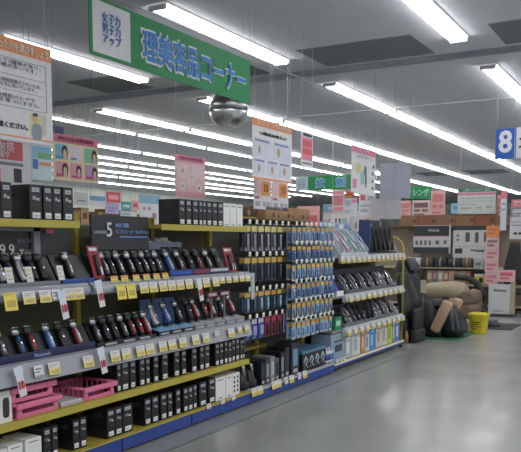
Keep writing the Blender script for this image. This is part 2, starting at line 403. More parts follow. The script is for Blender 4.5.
DS = {'y': 'white and yellow price tag', 'Y': 'long yellow price tag', 'w': 'plain white price tag', 'o': 'orange price tag', 's': 'small price tag', 'p': 'tiny pale price tag'}
def tags(seq, d, z, where, group):
    c = {}
    for k, s in seq:
        c[k] = c.get(k, 0)+1
        TG[k].put(gp(s, d, z), '%s, %s from the left %s' % (DS[k], ORD[c[k]], where), group + ' (%s)' % DS[k])
tags([('Y', 3.06), ('y', 3.205), ('y', 3.335), ('w', 3.43), ('y', 3.535), ('y', 3.625), ('Y', 4.045), ('Y', 4.155), ('y', 4.3), ('y', 4.41), ('y', 4.53), ('y', 4.64), ('y', 4.75), ('y', 4.87), ('y', 5.0), ('y', 5.115), ('y', 5.26), ('s', 5.36), ('s', 5.47), ('s', 5.58), ('s', 5.69), ('s', 5.79)],
     -.045, 1.21, 'on the upper shaver rail', 'tags on the upper shaver rail')
tags([('o', s) for s in (4.03, 4.14, 4.27, 4.39, 4.51, 4.62)], -.002, 1.268, 'at the foot of the upper shavers', 'tags at the foot of the upper shavers')
tags([('w', 3.28), ('y', 3.41), ('y', 3.72), ('y', 3.99), ('y', 4.11), ('y', 4.27), ('y', 4.38), ('y', 4.54), ('y', 4.66), ('y', 4.8), ('y', 4.98), ('y', 5.13), ('p', 5.3), ('y', 5.53), ('s', 5.68), ('s', 5.8)], -.028, .755, 'on the lower shaver rail', 'tags on the lower shaver rail')
tags([('p', 5.2), ('p', 5.42), ('p', 5.6), ('y', 5.97), ('y', 6.08), ('y', 6.36), ('y', 6.46), ('w', 6.62), ('y', 6.74), ('w', 6.92), ('y', 7.05), ('p', 7.92), ('p', 8.02), ('p', 8.12)], -.008, .15, 'along the blue base panel', 'tags along the blue base panel')
def make_card():
    t = thing('hanging_sale_card', '', 'sale card', rz=G)
    M = Matrix.Rotation(-.14, 4, 'Y') @ Matrix.Rotation(-.1, 4, 'X')
    m = MB(M).card(-.028, .028, -.17, -.03, 0, 0).card(-.034, .034, -.035, .01, -.0005, 1).card(-.022, .022, -.045, -.038, -.0015, 1)
    obj('card', m, [PAPER, C('cfdbea')], t)
    o = text_fit('10', .042, .052, C('d0414f'), t, (.0135, -.0125, -.10), .002); o.rotation_euler = (-.1, -.14, 0)
    return Proto(t)
SCP = make_card()
SCP.put(gp(3.1, -.05, .765), 'white sale card with red 10 hanging over the left pink baskets', 'white sale cards with red number')
SCP.put(gp(3.82, -.05, .79), 'white sale card with red 10 above the single pink basket', 'white sale cards with red number')
SCP.put(gp(3.46, -.06, 1.19), 'white sale card hanging from upper rail below the grey-framed display', 'white sale cards with red number')
SCP.put(gp(3.8, -.06, 1.24), 'white sale card hanging from upper rail left of the long yellow tags', 'white sale cards with red number')
SCP.put(gp(4.99, -.06, 1.2), 'white sale card hanging from upper rail near the blue display blocks', 'white sale cards with red number')

# ------------------------------------------------------------------ display trays, upper row
LEAN = .52
def tray(label, s0, s1, z, body, lip, h=.19, lipmat=None, d0=.035):
    t = thing('display_tray', label, 'display tray', gp(s0, d0, z), G)
    w = s1 - s0
    obj('sloped_base', MB().prism([(.0,0),(.0,.016),(.028,.022),(.028+h*math.tan(LEAN),.022+h),(.05+h*math.tan(LEAN),.022+h),(.05+h*math.tan(LEAN),0)], 0, w), body, t)
    obj('front_lip', MB().bbox(0, w, -.008, .006, 0, lip, .003), lipmat or body, t)
    return t
tA = tray('black shaver display tray with grey frame and 99.9 percent sign', 2.98, 3.55, 1.2325, BLACK, .026, .15, GREY)
bA = obj('back_board', MB().box(-.25, .57, .2, .21, 0.02, .355), BLACK, tA)
obj('frame', MB().box(.53, .585, .175, .2, .0, .36).box(-.25, .585, .175, .2, .335, .36), GREY, tA)
text('99.9', .1, C('c9ccd0'), bA, (.30, .198, .215), .0015)
text('%', .06, C('c9ccd0'), bA, (.425, .198, .2), .0008, align='LEFT')
text('BRAUN', .036, GREY, bA, (.465, .198, .275), .001)
text('除菌', .035, GREY, bA, (.5, .198, .2), .0008)
t = tray('plain black display tray with a blue front lip', 3.57, 3.87, 1.2325, BLACK, .03, .16, C('2f4f94'))
obj('back_board', MB().box(0, .3, .2, .215, .02, .355), DARK, t)
obj('sign_strip', MB().box(.06, .13, .19, .199, .325, .352), PRED, t)
tL = tray('black shaver display tray with raised board reading LAMDASH 5', 3.88, 4.70, 1.2325, BLACK, .022, .16)
bL = obj('back_board', MB().box(.1, .74, .112, .125, .21, .455), DARK, tL)
obj('board_stem', MB().box(.2, .24, .13, .15, .16, .44), CHAR, tL); obj('board_stem', MB().box(.6, .64, .13, .15, .16, .44), CHAR, tL)
text('5', .14, C('d7dade'), bL, (.28, .109, .35), .002)
text('LAMDASH', .03, C('b9bec6'), bL, (.185, .109, .335), .0004)
text('5枚刃 搭載', .032, C('8fb0e4'), bL, (.345, .109, .385), .0006, align='LEFT')
text('リニアシェーバー ラムダッシュ', .03, C('8fb0e4'), bL, (.345, .109, .34), .0006, align='LEFT', sx=.9)
obj('blue_line', MB().box(.4, .72, .1085, .1115, .30, .308), C('6f98e0', .4), bL)  # flat blue line across the board, no emission
tD = tray('dark blue shaver display tray left of the pegboard', 4.72, 5.60, 1.2325, C('161d2c', .4), .05, .17, C('26365e'))
obj('lip_print', MB().box(.02, .3, -.011, -.009, .012, .04, 0).box(.34, .56, -.011, -.009, .012, .04, 1).box(.58, .86, -.011, -.009, .02, .045, 2), [C('2c55b4'), C('8c3050'), LGREY], tD)
t = thing('clear_tray', 'clear tray of white packets on risers above the dark blue display', 'tray', gp(4.80, .24, 1.44), G)
obj('tray', MB().box(-.1, .38, 0, .16, 0, .01).box(-.1, .38, -.004, 0, 0, .06).box(-.1, -.096, 0, .16, 0, .06).box(.376, .38, 0, .16, 0, .06), C('6f7f92', .25), t)
obj('leg', MB().box(-.09, -.08, .14, .15, -.21, 0), GREY, t); obj('leg', MB().box(.36, .37, .14, .15, -.21, 0), GREY, t)
for k, (x, m) in enumerate(((-.05, WHITE), (.08, LGREY), (.2, WHITE))):
    q = thing('white_packet', '%s packet from the left in the clear tray' % ORD[k+1], 'packet', gp(4.80+x+.04, .27, 1.4505), G, 'packets in the clear tray')
    obj('pouch', MB().bbox(-.05, .05, 0, .1, 0, .06+.02*(k % 2), .012), m, q); obj('fold', MB().box(-.05, .05, .04, .046, .055, .085), m, q)

# ------------------------------------------------------------------ shavers
def make_shaver(body, head, accent, foil=SILV, name='electric_shaver', k=1.0):
    t = thing(name, '', 'shaver', rz=G)
    M = Matrix.Rotation(-LEAN, 4, 'X') @ Matrix.Translation((0, -.022*k, .012))@ Matrix.Scale(k, 4)
    obj('body', MB(M).loft([(0,.036,.03,0,0),(.012,.046,.036,0,0),(.06,.05,.04,0,0),(.1,.044,.036,0,0),(.128,.034,.028,0,-.002)]), body, t)
    obj('head', MB(M).loft([(.124,.036,.028,0,-.002),(.136,.06,.036,0,-.005),(.16,.064,.04,0,-.007),(.172,.056,.03,0,-.007)]), head, t)
    m = MB(M)
    for i in (-1, 0, 1): m.bbox(-.026, .026, -.013+i*.009, -.007+i*.009, .170, .178, .002)
    obj('foil', m, foil, t)
    obj('grip_panel', MB(M).loft([(.014,.016,.01,0,-.018),(.05,.024,.012,0,-.0185),(.1,.02,.012,0,-.0165),(.122,.012,.01,0,-.014)]), accent, t)
    obj('switch', MB(M).bbox(-.007, .007, -.027, -.021, .062, .082, .002), CHROME, t)
    obj('stand', MB().bbox(-.034, .034, -.026, .03, 0, .012, .004), BLACK, t)
    return Proto(t)
SH = {'ks': make_shaver(BLACK, SILV, SILV), 'kk': make_shaver(BLACK, DARK, CHAR), 'ss': make_shaver(C('9a9ca0', .35), SILV, CHROME), 'kr': make_shaver(BLACK, DARK, C('b03440', .35)),
      'rs': make_shaver(C('8c2430', .35), SILV, C('c2c4c8', .3)), 'kb': make_shaver(BLACK, SILV, C('3f66b0', .35)), 'bs': make_shaver(C('3c5f9c', .35), SILV, C('a8c4e8', .3)), 'ws': make_shaver(C('d2d4d8', .35), SILV, GREY)}
SD = {'ks': 'black shaver with silver head', 'kk': 'all-black shaver', 'ss': 'silver shaver', 'kr': 'black shaver with red grip', 'rs': 'red shaver with silver head', 'kb': 'black shaver with blue grip',
      'bs': 'blue shaver with silver head', 'ws': 'white shaver'}
def shavers(seq, d, z, where, group):
    c = {}
    for k, s in seq:
        c[k] = c.get(k, 0)+1
        SH[k].put(gp(s, d, z), '%s, %s from the left %s' % (SD[k], ORD[c[k]], where), group)
ZB = 1.2325 + .0165
shavers([('ss', 3.11), ('kk', 3.18), ('ws', 3.275), ('kk', 3.36), ('kk', 3.44), ('ks', 3.68), ('ks', 4.03), ('kk', 4.10), ('ks', 4.19), ('ks', 4.31), ('kk', 4.40), ('ks', 4.48), ('kk', 4.56), ('ks', 4.64)], .062, ZB, 'on the upper display', 'shavers on the upper display')
shavers([('bs', 4.79), ('ks', 4.93), ('kk', 5.07), ('kr', 5.2), ('ks', 5.34), ('kk', 5.48)], .062, ZB, 'on the dark blue upper tray', 'shavers on the dark blue upper tray')
# info cards standing among the upper shavers
def make_info(w, h, m, m2=GREY):
    t = thing('info_card', '', 'card', rz=G)
    M = Matrix.Rotation(-.25, 4, 'X')
    obj('card', MB(M).card(-w/2, w/2, 0, h, 0, 0).card(-w*.35, w*.35, h*.2, h*.3, -.001, 1).card(-w*.35, w*.1, h*.45, h*.52, -.001, 1).card(-w*.35, w*.35, h*.7, h*.8, -.001, 1), [m, m2], t)
    return Proto(t)
IC = make_info(.055, .095, PAPER, C('c8b87c'))
for i, s in enumerate((3.145, 3.30, 3.555)):
    IC.put(gp(s, .03 if i < 2 else .02, 1.259 if i < 2 else 1.2335+.026), 'white info card standing before upper shavers, %s from the left' % ORD[i+1], 'white info cards on the upper display')
# backing cards behind the dark blue tray's shavers
BC = None
def make_backcard(w, h, m, stripe):
    t = thing('display_card', '', 'card', rz=G)
    M = Matrix.Rotation(-LEAN, 4, 'X')
    obj('card', MB(M).box(-w/2, w/2, 0, .004, 0, h), m, t)
    obj('printed_stripe', MB(M).card(-w*.42, -w*.1, h*.1, h*.92, -.0014), stripe, t)
    return Proto(t)
BKs = [make_backcard(.11, .235, BLACK, C('5f7fb8')), make_backcard(.11, .235, BLACK, C('3a3c40'))]
for i, s in enumerate((4.86, 5.0, 5.135, 5.27, 5.41, 5.545)):
    BKs[0 if i == 0 else 1].put(gp(s, .057, 1.2576), 'tall black backing card, %s from the left on the dark blue tray' % ORD[i+1], 'black backing cards on the dark blue tray')
# red clamshell packs
def make_clam(m, w=.1, h=.2, prod=SILV, name='clamshell_pack'):
    t = thing(name, '', 'package', rz=G)
    M = Matrix.Rotation(-.3, 4, 'X')
    obj('backing_card', MB(M).box(-w/2, w/2, .0, .006, 0, h).card(-w*.35, w*.35, h*.84, h*.94, -.0015, 1), [m, PAPER], t)
    obj('product', MB(M).loft([(.02,.03,.02,0,-.008),(.1,.034,.022,0,-.01),(.14,.022,.02,0,-.01),(.16,.04,.02,0,-.01)]), prod, t)
    obj('sticker', MB(M).card(w*.05, w*.42, h*.1, h*.34, -.004), PAPER, t)
    return Proto(t)
CR = make_clam(C('8e2230'), .11, .23, DARK)
CR.put(gp(3.945, .05, 1.2545), 'red and white clamshell pack at the left of the LAMDASH tray')
CR.put(gp(5.70, .06, 1.2335), 'red and white clamshell pack left of the pegboard')
CR.put(gp(5.8, .1, 1.2335), 'red and white clamshell pack, rear one left of the pegboard')

# ------------------------------------------------------------------ lower display row
ZC = .7825
tN = tray('navy blue shaver display tray at the left of the lower row', 2.95, 3.86, ZC, BLACK, .05, .13, NAVY)
text('Panasonic', .035, C('9db0d8'), tN, (.42, -.0095, .024), .0005)
t2 = tray('black shaver display tray in the middle of the lower row', 3.88, 4.54, ZC, BLACK, .03, .14)
obj('lip_labels', MB().box(.08, .2, -.011, -.0085, .008, .02).box(.28, .4, -.011, -.0085, .008, .02).box(.46, .58, -.011, -.0085, .008, .02), LGREY, t2)
shavers([('ks', 3.1), ('kb', 3.24), ('kr', 3.34), ('bs', 3.49), ('kk', 3.6), ('rs', 3.74)], .062, ZC+.0165, 'on the navy lower tray', 'shavers on the navy lower tray')
shavers([('ks', 3.93), ('kk', 4.03), ('kk', 4.12), ('ks', 4.22), ('kr', 4.31), ('kr', 4.4), ('rs', 4.49)], .062, ZC+.0165, 'on the black lower tray', 'shavers on the black lower tray')
# three blue-topped display blocks, then grey ones
def make_block(top, front, w=.16):
    t = thing('display_block', '', 'display block', rz=G)
    obj('block', MB().prism([(0,0),(0,.035),(.1,.06),(.2,.06),(.2,0)], -w/2, w/2), front, t)
    obj('top_plate', MB().prism([(-.002,.0355),(-.002,.039),(.1,.064),(.1,.0605)], -w/2, w/2), top, t)
    obj('name_strip', MB().card(-w*.35, w*.35, .01, .022, -.002), LGREY, t)
    obj('back_card', MB().box(-w/2+.01, w/2-.01, .188, .196, .0605, .27), C('49658c') if top is SKY else DARK, t)
    return t
DB = Proto(make_block(SKY, BLACK, .15)); DG = Proto(make_block(LGREY, GREY, .15))
for i, s in enumerate((4.66, 4.82, 4.98)): DB.put(gp(s, .035, ZC), 'blue-topped shaver display block, %s from the left on the lower row' % ORD[i+1], 'blue-topped display blocks')
for i, s in enumerate((5.15, 5.31, 5.47, 5.64, 5.8)): DG.put(gp(s, .035, ZC), 'grey shaver display block, %s from the left on the lower row' % ORD[i+1], 'grey display blocks')
shavers([('ws', 4.63), ('bs', 4.79), ('ks', 4.95), ('kk', 5.1), ('rs', 5.2), ('kr', 5.33), ('rs', 5.45), ('ks', 5.6), ('rs', 5.77)], .1, ZC+.066, 'on the lower display blocks', 'shavers on the lower display blocks')
for i, s in enumerate((5.38, 5.58)):
    q = thing('sign_strip', 'red-edged header strip, %s from the left above the grey blocks' % ORD[i+1], 'header strip', gp(s, .06, 1.03), G, 'red-edged header strips')
    obj('strip', MB().box(-.085, .085, 0, .006, .0, .05, 0).box(-.06, .06, -.0015, 0, .012, .036, 1), [DRED, LGREY], q)
    obj('stalk', MB().box(-.006, .006, .006, .016, -.185, .05), GREY, q)

# ------------------------------------------------------------------ pegboard packs
def make_pack(w, h, card, head, prod, shape, label2=None):
    t = thing('blister_pack', '', 'package', rz=G)
    obj('backing_card', MB().box(-w/2, w/2, 0, .004, -h, 0, 0).card(-w/2, w/2, -h*.25, -h*.04, -.0012, 1).card(-w*.4, w*.4, -h*.97, -h*.84, -.0012, 2), [card, head, label2 or card], t)
    if shape == 'long': m = MB().loft([(-h*.92,w*.3,.012,0,-.008),(-h*.7,w*.38,.016,0,-.009),(-h*.45,w*.26,.014,0,-.008),(-h*.34,w*.36,.012,0,-.008)])
    elif shape == 'razor': m = MB().loft([(-h*.92,w*.14,.012,w*.1,-.008),(-h*.55,w*.2,.014,-w*.02,-.009),(-h*.45,w*.16,.012,-w*.05,-.008),(-h*.42,w*.6,.014,-w*.02,-.009),(-h*.34,w*.6,.012,-w*.02,-.009)])
    else: m = MB().bbox(-w*.36, w*.36, -.016, -.001, -h*.82, -h*.36, .005)
    obj('product', m, prod, t)
    return Proto(t)
def make_hook():
    t = thing('peg_hook', '', 'hook', rz=G)
    obj('wire', MB().tube([(0,.34,0),(0,.03,0),(0,.0,.018)], .003, 6), SILV, t)
    obj('tag_plate', MB().card(-.021, .021, .004, .046, -.006, 0).card(-.015, .012, .012, .022, -.007, 1), [C('ecebe0',.6), C('c8b87a')], t)
    return Proto(t)
HK = make_hook()
BLUEP = C('7894bd', .4); CYANP = C('98bcd0', .4); YELH = C('c9a450', .5); ORH = C('bf9148'); NVP = C('4a5f88', .4); GYP = C('8a939c', .4); BKP = C('24282e', .4)
packsR = [make_pack(.088,.165,BLUEP,YELH,GYP,'razor',LGREY), make_pack(.088,.165,NVP,YELH,BLUEP,'razor',BLUEP), make_pack(.088,.165,BLUEP,C('d9bb52'),CYANP,'razor',NVP), make_pack(.088,.165,BLUEP,ORH,NVP,'box',LGREY),
          make_pack(.088,.165,GYP,YELH,BLUEP,'razor',CREAM), make_pack(.09,.17,CYANP,C('c99a3a'),BLUEP,'box',LGREY)]
names = ['blue packs of razors', 'navy packs of razors', 'pale blue razor packs', 'blue boxes of blades', 'grey packs of razors', 'light blue blade packs']
rowsz = [1.66, 1.465, 1.275, 1.075, .875, .675]
rown = ['top', 'second', 'third', 'fourth', 'fifth', 'lowest']
for r, z in enumerate(rowsz):
    for k in range(9):
        s = 6.87 + .117*k
        for q in range(2):
            packsR[r if random.random() < .62 else random.randrange(6)].put(gp(s + random.uniform(-.006,.006), .03 + .06*q, z - random.uniform(0,.012)), '%s yellow-topped razor pack from the left in the %s right-hand peg row%s' % (ORD[k+1], rown[r], '' if q == 0 else ', behind another'), 'right-hand peg row of packs, %s row' % rown[r])
        HK.put(gp(s, .005, z+.004), '%s white-tagged peg hook from the left in the %s right-hand peg row' % (ORD[k+1], rown[r]), 'peg hooks of the right-hand razor packs')
packsL = [[make_pack(.105,.25,BKP,C('cfc478'),C('9c98a4',.4),'long',GYP), make_pack(.105,.25,C('4a4854'),C('cfc478'),GYP,'long',GYP)], [make_pack(.1,.24,BKP,YELH,C('3f5560',.4),'long',BKP), make_pack(.1,.24,C('3c4a58'),YELH,BKP,'long')],
          [make_pack(.1,.2,C('32485e',.4),YELH,CYANP,'long',BKP), make_pack(.1,.2,BKP,ORH,C('4a6478'),'long',BKP)], [make_pack(.1,.2,C('3d4c9a'),LGREY,C('8f96c8'),'box',NVP), make_pack(.1,.2,C('7a2540'),C('9c3550'),BKP,'long'), make_pack(.1,.2,C('9fb4d4'),LGREY,C('5f78b4'),'box')]]
rl = [1.66, 1.36, 1.03, .77]; rln = ['top', 'second', 'third', 'lowest']
cN = [{}, {}, {}, {}]
for r, z in enumerate(rl):
    for k in range(7):
        s = 6.09 + .132*k
        for q in range(2 if r < 3 else 1):
            P = packsL[r][(k*3+(k//3)) % len(packsL[r])]
            P.put(gp(s, .13 + .055*q, z), '%s dark grooming pack from the left in the %s left-hand peg row%s' % (ORD[k+1], rln[r], '' if q == 0 else ', behind another'), 'left-hand peg row of packs, %s row' % rln[r])
        HK.put(gp(s, .105, z+.004), '%s white-tagged peg hook from the left in the %s left-hand peg row' % (ORD[k+1], rln[r]), 'peg hooks of the left-hand packs')
# cartons along the top of the pegboard section
def make_carton(w, d, h, m, band=None):
    t = thing('cardboard_carton', '', 'carton', rz=G)
    obj('box', MB().bbox(-w/2, w/2, 0, d, 0, h, .004, 0, 1), m, t)
    obj('tape', MB().box(-w/2-.001, w/2+.001, d*.44, d*.56, h-.02, h+.001).box(-w/2-.001, -w/2, d*.44, d*.56, h*.6, h), C('c2a67c'), t)
    obj('printed_mark', MB().card(-.03, .03, h*.2, h*.5, -.0014).card(w*.28, w*.38, h*.15, h*.4, -.0014), C('5c4634'), t)
    return Proto(t)
CT = make_carton(.345, .3, .135, CARTON)
tp = obj('top_board', MB().box(.0, W2, .30, .47, 1.72, 1.732), OLIVE, u2)
for i in range(3): CT.put(gp(6.97+.35*i, .32, 1.7325), 'brown cardboard carton on top of the pegboard, %s from the left' % ORD[i+1], 'brown cartons on top of the pegboard')
for i in range(2):
    t = thing('black_carton', 'dark carton with round amber mark on pegboard top, %s from the left' % ORD[i+1], 'carton', gp(6.15+.3*i, .32, 1.7325), G, 'dark cartons on top of the pegboard')
    obj('box', MB().bbox(-.145, .145, 0, .25, 0, .1, .004, 0, 1), C('46382c'), t)
    obj('round_mark', MB().loft([(-.002,.06,.06,0,.055),(-.0003,.06,.06,0,.055)], axis='y'), C('b07a3a'), t)
    obj('yellow_band', MB().card(-.145, .145, .002, .014, -.0012), YEL, t)

# ------------------------------------------------------------------ bottom deck of the pegboard section
def dev(label, s, m, top):
    t = thing('shaver_cleaner', label, 'appliance', gp(s, .08, .1225), G, 'shaver cleaning units on the bottom deck')
    obj('body', MB().loft([(0,.12,.12,0,.06),(.03,.12,.12,0,.06),(.12,.1,.09,0,.07),(.17,.07,.06,0,.08)]), m, t)
    obj('shaver', MB().loft([(.10,.04,.03,0,.03),(.2,.045,.034,0,.045),(.225,.05,.03,0,.05)]), top, t)
    obj('window', MB().bbox(-.03, .03, -.002, .02, .03, .07, .004), CHAR, t)
dev('black shaver cleaning unit with silver top, left of the grey boxes', 6.0, BLACK, SILV)
dev('black shaver cleaning unit with silver top, second from the white boxes', 6.15, DARK, SILV)
for i, (a, b, h, m, e) in enumerate(((6.25,6.33,.22,BLACK,CHAR),(6.34,6.43,.24,CHAR,GYP),(6.44,6.53,.25,C('7c8288'),LGREY),(6.545,6.62,.22,C('5a5c62'),BLACK),(6.66,6.74,.27,BLACK,GYP),(6.75,6.85,.3,BLACK,CHAR),(6.9,7.08,.33,C('2c2f36'),C('6a94b8')))):
    t = thing('grooming_box', '%s box, %s from the cleaning units on the bottom deck' % (['black','charcoal','silver grey','dark grey','slim black','tall black','broad black and blue'][i], ORD[i+1]), 'box', gp((a+b)/2, .07, .1225), G, 'grooming boxes on the bottom deck')
    w = b-a
    obj('carton', MB().box(-w/2, w/2, 0, .2, 0, h), m, t); obj('printed_panel', MB().card(-w*.3, w*.3, h*.25, h*.8, -.0014), e, t); obj('price_sticker', MB().card(-w*.25, w*.3, h*.04, h*.16, -.0014), LGREY, t)
t = thing('shelf_box', 'blue-topped black box printed with white loops on the bottom deck', 'box', gp(7.42, .05, .1225), G)
obj('carton', MB().box(-.3, .3, 0, .26, 0, .185), BLACK, t); obj('lid', MB().box(-.305, .305, -.004, .265, .1855, .215), C('4f7f9c', .4), t)
m = MB()
for k in range(4):
    x = -.22 + .145*k; m.tube([(x-.03,-.003,.03),(x-.04,-.003,.1),(x,-.003,.15),(x+.04,-.003,.11),(x,-.003,.07),(x+.05,-.003,.03)], .008, 6)
obj('printed_loops', m, C('c4d2dc'), t)
for i in range(6):
    t = thing('lotion_bottle', 'white bottle with blue label, %s from the left beside the grey-blue box' % ORD[i+1], 'bottle', gp(7.79+.07*(i % 3)+.03*(i//3), .05+.09*(i//3), .1225), G, 'white and blue bottles on the bottom deck')
    obj('bottle', MB().loft([(0,.045,.04,0,.02),(.01,.05,.044,0,.02),(.12,.05,.044,0,.02),(.14,.03,.03,0,.02)]), WHITE if i % 2 else C('c8d4ea'), t)
    obj('label', MB().loft([(.03,.0515,.0455,0,.02),(.1,.0515,.0455,0,.02)]), C('3a55a8'), t)
    obj('cap', MB().loft([(.14,.022,.022,0,.02),(.175,.02,.02,0,.02)]), WHITE, t)

# ------------------------------------------------------------------ hair iron section
def make_iron(body, accent, L=.26, lean=.7):
    t = thing('hair_iron', '', 'hair iron', rz=G)
    M = Matrix.Rotation(-lean, 4, 'X')
    def arm(o, b): return [(0,.03,.018,0,o),(L*.3,.034,.02,0,o-.006),(L*.6,.032,.018,0,o-.004+b),(L*.9,.026,.014,0,o+b*.2),(L,.018,.01,0,o+.004)]
    obj('arm', MB(M).loft(arm(-.02, -.012)), body, t); obj('arm', MB(M).loft(arm(.004, .006)), body, t)
    obj('plate', MB(M).box(-.012, .012, -.013, -.007, L*.55, L*.95), accent, t)
    obj('handle_grip', MB(M).loft([(.02,.036,.012,0,-.028),(L*.4,.034,.012,0,-.034)]), accent, t)
    return Proto(t)
IR = {'w': make_iron(C('d4d8de',.3), C('9aa0a8',.3), .34), 'p': make_iron(C('d8a4b8',.3), C('e8e8ee',.3), .34), 'g': make_iron(C('8cc0b0',.3), WHITE, .34), 'b': make_iron(C('a8c4e0',.3), WHITE, .34), 'k': make_iron(BLACK, CHAR, .3, .2), 's': make_iron(C('b8bcc4',.25), CHROME, .22, .6), 'd': make_iron(DARK, SILV, .22, .6), 'v': make_iron(C('5f5870',.4), SILV, .25, .6)}
ID = {'w': 'white hair iron', 'p': 'pink hair iron', 'g': 'mint green hair iron', 'b': 'pale blue hair iron', 'k': 'black hair iron on black stand', 's': 'silver hair iron', 'd': 'dark hair iron with silver plate', 'v': 'purple-grey hair iron'}
def irons(seq, d, z, where, group):
    c = {}
    for k, s in seq:
        c[k] = c.get(k, 0)+1
        IR[k].put(gp(s, d, z), '%s, %s from the left %s' % (ID[k], ORD[c[k]], where), group)
# upper left: pale stand with slanted irons
t = thing('display_stand', 'pale blue and white stand of slanted hair irons at the far shelf', 'display stand', gp(8.14, .065, 1.3375), G)
obj('sloped_face', MB().prism([(0,0),(0,.03),(.25,.31),(.28,.31),(.28,0)], 0, .9), C('aebfce',.4), t)
for k in range(5):
    obj('header_card', MB().box(.02+.175*k, .18+.175*k, .255, .261, .311, .40, 0).box(.04+.175*k, .165+.175*k, .2535, .2548, .33, .38, 1), [C('9fb8cf'), PAPER if k % 2 else C('7fa4c8')], t)
obj('front_cards', MB().box(.0, .9, -.006, -.002, 0, .035), C('c9d3da'), t)
irons([('w', 8.2), ('p', 8.33), ('w', 8.46), ('g', 8.59), ('w', 8.72), ('b', 8.85), ('w', 8.97)], .05, 1.385, 'on the pale slanted stand', 'irons on the pale slanted stand')
# upper right: black stand with board
t = thing('display_stand', 'black hair iron stand with tall black board at the far shelf', 'display stand', gp(9.1, .055, 1.3375), G)
obj('base', MB().prism([(0,0),(0,.03),(.08,.05),(.14,.05),(.14,0)], 0, 1.1), BLACK, t)
bb = obj('back_board', MB().box(0, 1.1, .142, .157, 0, .45), C('22252d', .4), t)
obj('printed_line', MB().box(.2, .42, .1405, .1417, .385, .4), C('a8adb6'), bb)
obj('round_emblem', MB().loft([(.1403,.06,.06,.74,.41),(.1415,.06,.06,.74,.41)], axis='y'), C('9aa0aa'), bb)
obj('blue_side', MB().box(-.03, -.005, .0, .15, 0, .43), C('3b4a78'), t)
irons([('k', 9.2), ('k', 9.36), ('k', 9.52), ('k', 9.68), ('k', 9.86), ('k', 10.03)], .092, 1.39, 'before the black board', 'irons before the black board')
IR['w'].put(gp(10.27, .1, 1.3375), 'white hair iron alone at the end post of the shelf')
# middle row
t = thing('tent_card', 'dark blue triangular tent card at the left end of the middle iron shelf', 'card', gp(7.98, .05, .8715), G)
obj('card', MB().prism([(0,0),(.16,.3),(.17,.3),(.17,0)], 0, .18), C('2d4aa0'), t); obj('white_foot', MB().box(.0, .2, -.02, -.002, 0, .06), WHITE, t)
t = thing('display_stand', 'dark grey stepped stand under the middle shelf of hair irons', 'display stand', gp(8.35, .06, .8715), G)
obj('step', MB().prism([(0,0),(0,.03),(.16,.14),(.2,.14),(.2,0)], 0, 1.85), C('5a5d63'), t); obj('back_strip', MB().box(0, 1.85, .2, .21, 0, .3), DARK, t)
irons([('s', 8.42), ('d', 8.54)]+[(k, 8.72+.145*i) for i, k in enumerate('sdsdsdssds')], .085, .915, 'on the middle iron shelf', 'irons on the middle iron shelf')
# lower row
t = thing('display_stand', 'grey stepped stand under the lower shelf of hair irons', 'display stand', gp(8.3, .06, .4715), G)
obj('step', MB().prism([(0,0),(0,.03),(.16,.12),(.2,.12),(.2,0)], 0, 1.95), C('6b6e74'), t); obj('back_strip', MB().box(0, 1.95, .2, .21, 0, .26), DARK, t)
irons([(k, 8.38+.15*i) for i, k in enumerate('dsvddkkssvsds')], .085, .513, 'on the lower iron shelf', 'irons on the lower iron shelf')
t = thing('green_box', 'small green box at the left end of the lower iron shelf', 'box', gp(8.1, .06, .4715), G)
obj('carton', MB().box(-.09, .09, 0, .14, 0, .15), C('2f8a68'), t); obj('label', MB().card(-.06, .06, .05, .11, -.0014), C('a8d4c0'), t)
for nm, z, seq in (('upper', 1.33, [('y', 8.02+.17*k) for k in range(14)]), ('middle', .865, [('y', 8.29+.2*k) for k in range(10)]), ('lower', .465, [('y', 8.25+.2*k) for k in range(11)])):
    tags(seq, -.015, z, 'on the %s iron rail' % nm, 'tags on the %s iron rail' % nm)
# bottom boxes
bot = [('big grey-blue carton with a printed appliance', 7.88, 8.30, .36, C('8aa0b4'), C('3f4a58')), ('white and grey box beside the big grey-blue carton', 8.31, 8.52, .31, C('a9b4bc'), C('dfe3e6')), ('white box with pale print left of the orange box', 8.53, 8.8, .32, C('cfd4d6'), C('a8b0b4')), ('orange product box on bottom iron deck', 8.83, 8.97, .32, C('c08a52'), C('e8c89c')),
       ('white box with blue corner between orange and blue boxes', 8.98, 9.12, .3, C('c8ccd0'), C('5f8fc8')), ('bright blue product box', 9.13, 9.32, .31, C('3f86c8'), C('9cc8ee')), ('cream white box right of the bright blue box', 9.36, 9.58, .33, C('c9c8c2'), C('9c9a94')), ('cream white box left of the lime box', 9.59, 9.8, .33, C('cfcec8'), C('a6a49c')),
       ('lime yellow product box', 9.82, 10.0, .33, C('c2cf48'), C('8a9a30')), ('grey-blue box right of the lime box', 10.01, 10.13, .33, C('7f90a8'), C('c0ccd8')), ('blue and white box at the end of the bottom deck', 10.14, 10.32, .33, C('4f78b8'), C('d4dce8'))]
for i, (lb, a, b, h, m1, m2) in enumerate(bot):
    t = thing('appliance_box', lb, 'box', gp((a+b)/2, .056, .1005), G, 'boxes on the bottom iron deck')
    w = b-a-.004
    obj('carton', MB().box(-w/2, w/2, 0, .25, 0, h-.03).box(-w/2+.002, w/2-.002, .003, .247, h-.03, h-.0285), m1, t)
    hh = h-.03
    if i == 0:
        obj('printed_appliance', MB().card(-w*.22, w*.28, hh*.35, hh*.6, -.0014, 0).card(-w*.28, w*.34, hh*.7, hh*.76, -.0014, 0), m2, t)
    else:
        obj('printed_panel', MB().card(-w*.32, w*.1, hh*.2, hh*.7, -.0014).card(-w*.3, w*.34, hh*.8, hh*.9, -.0014), m2, t)

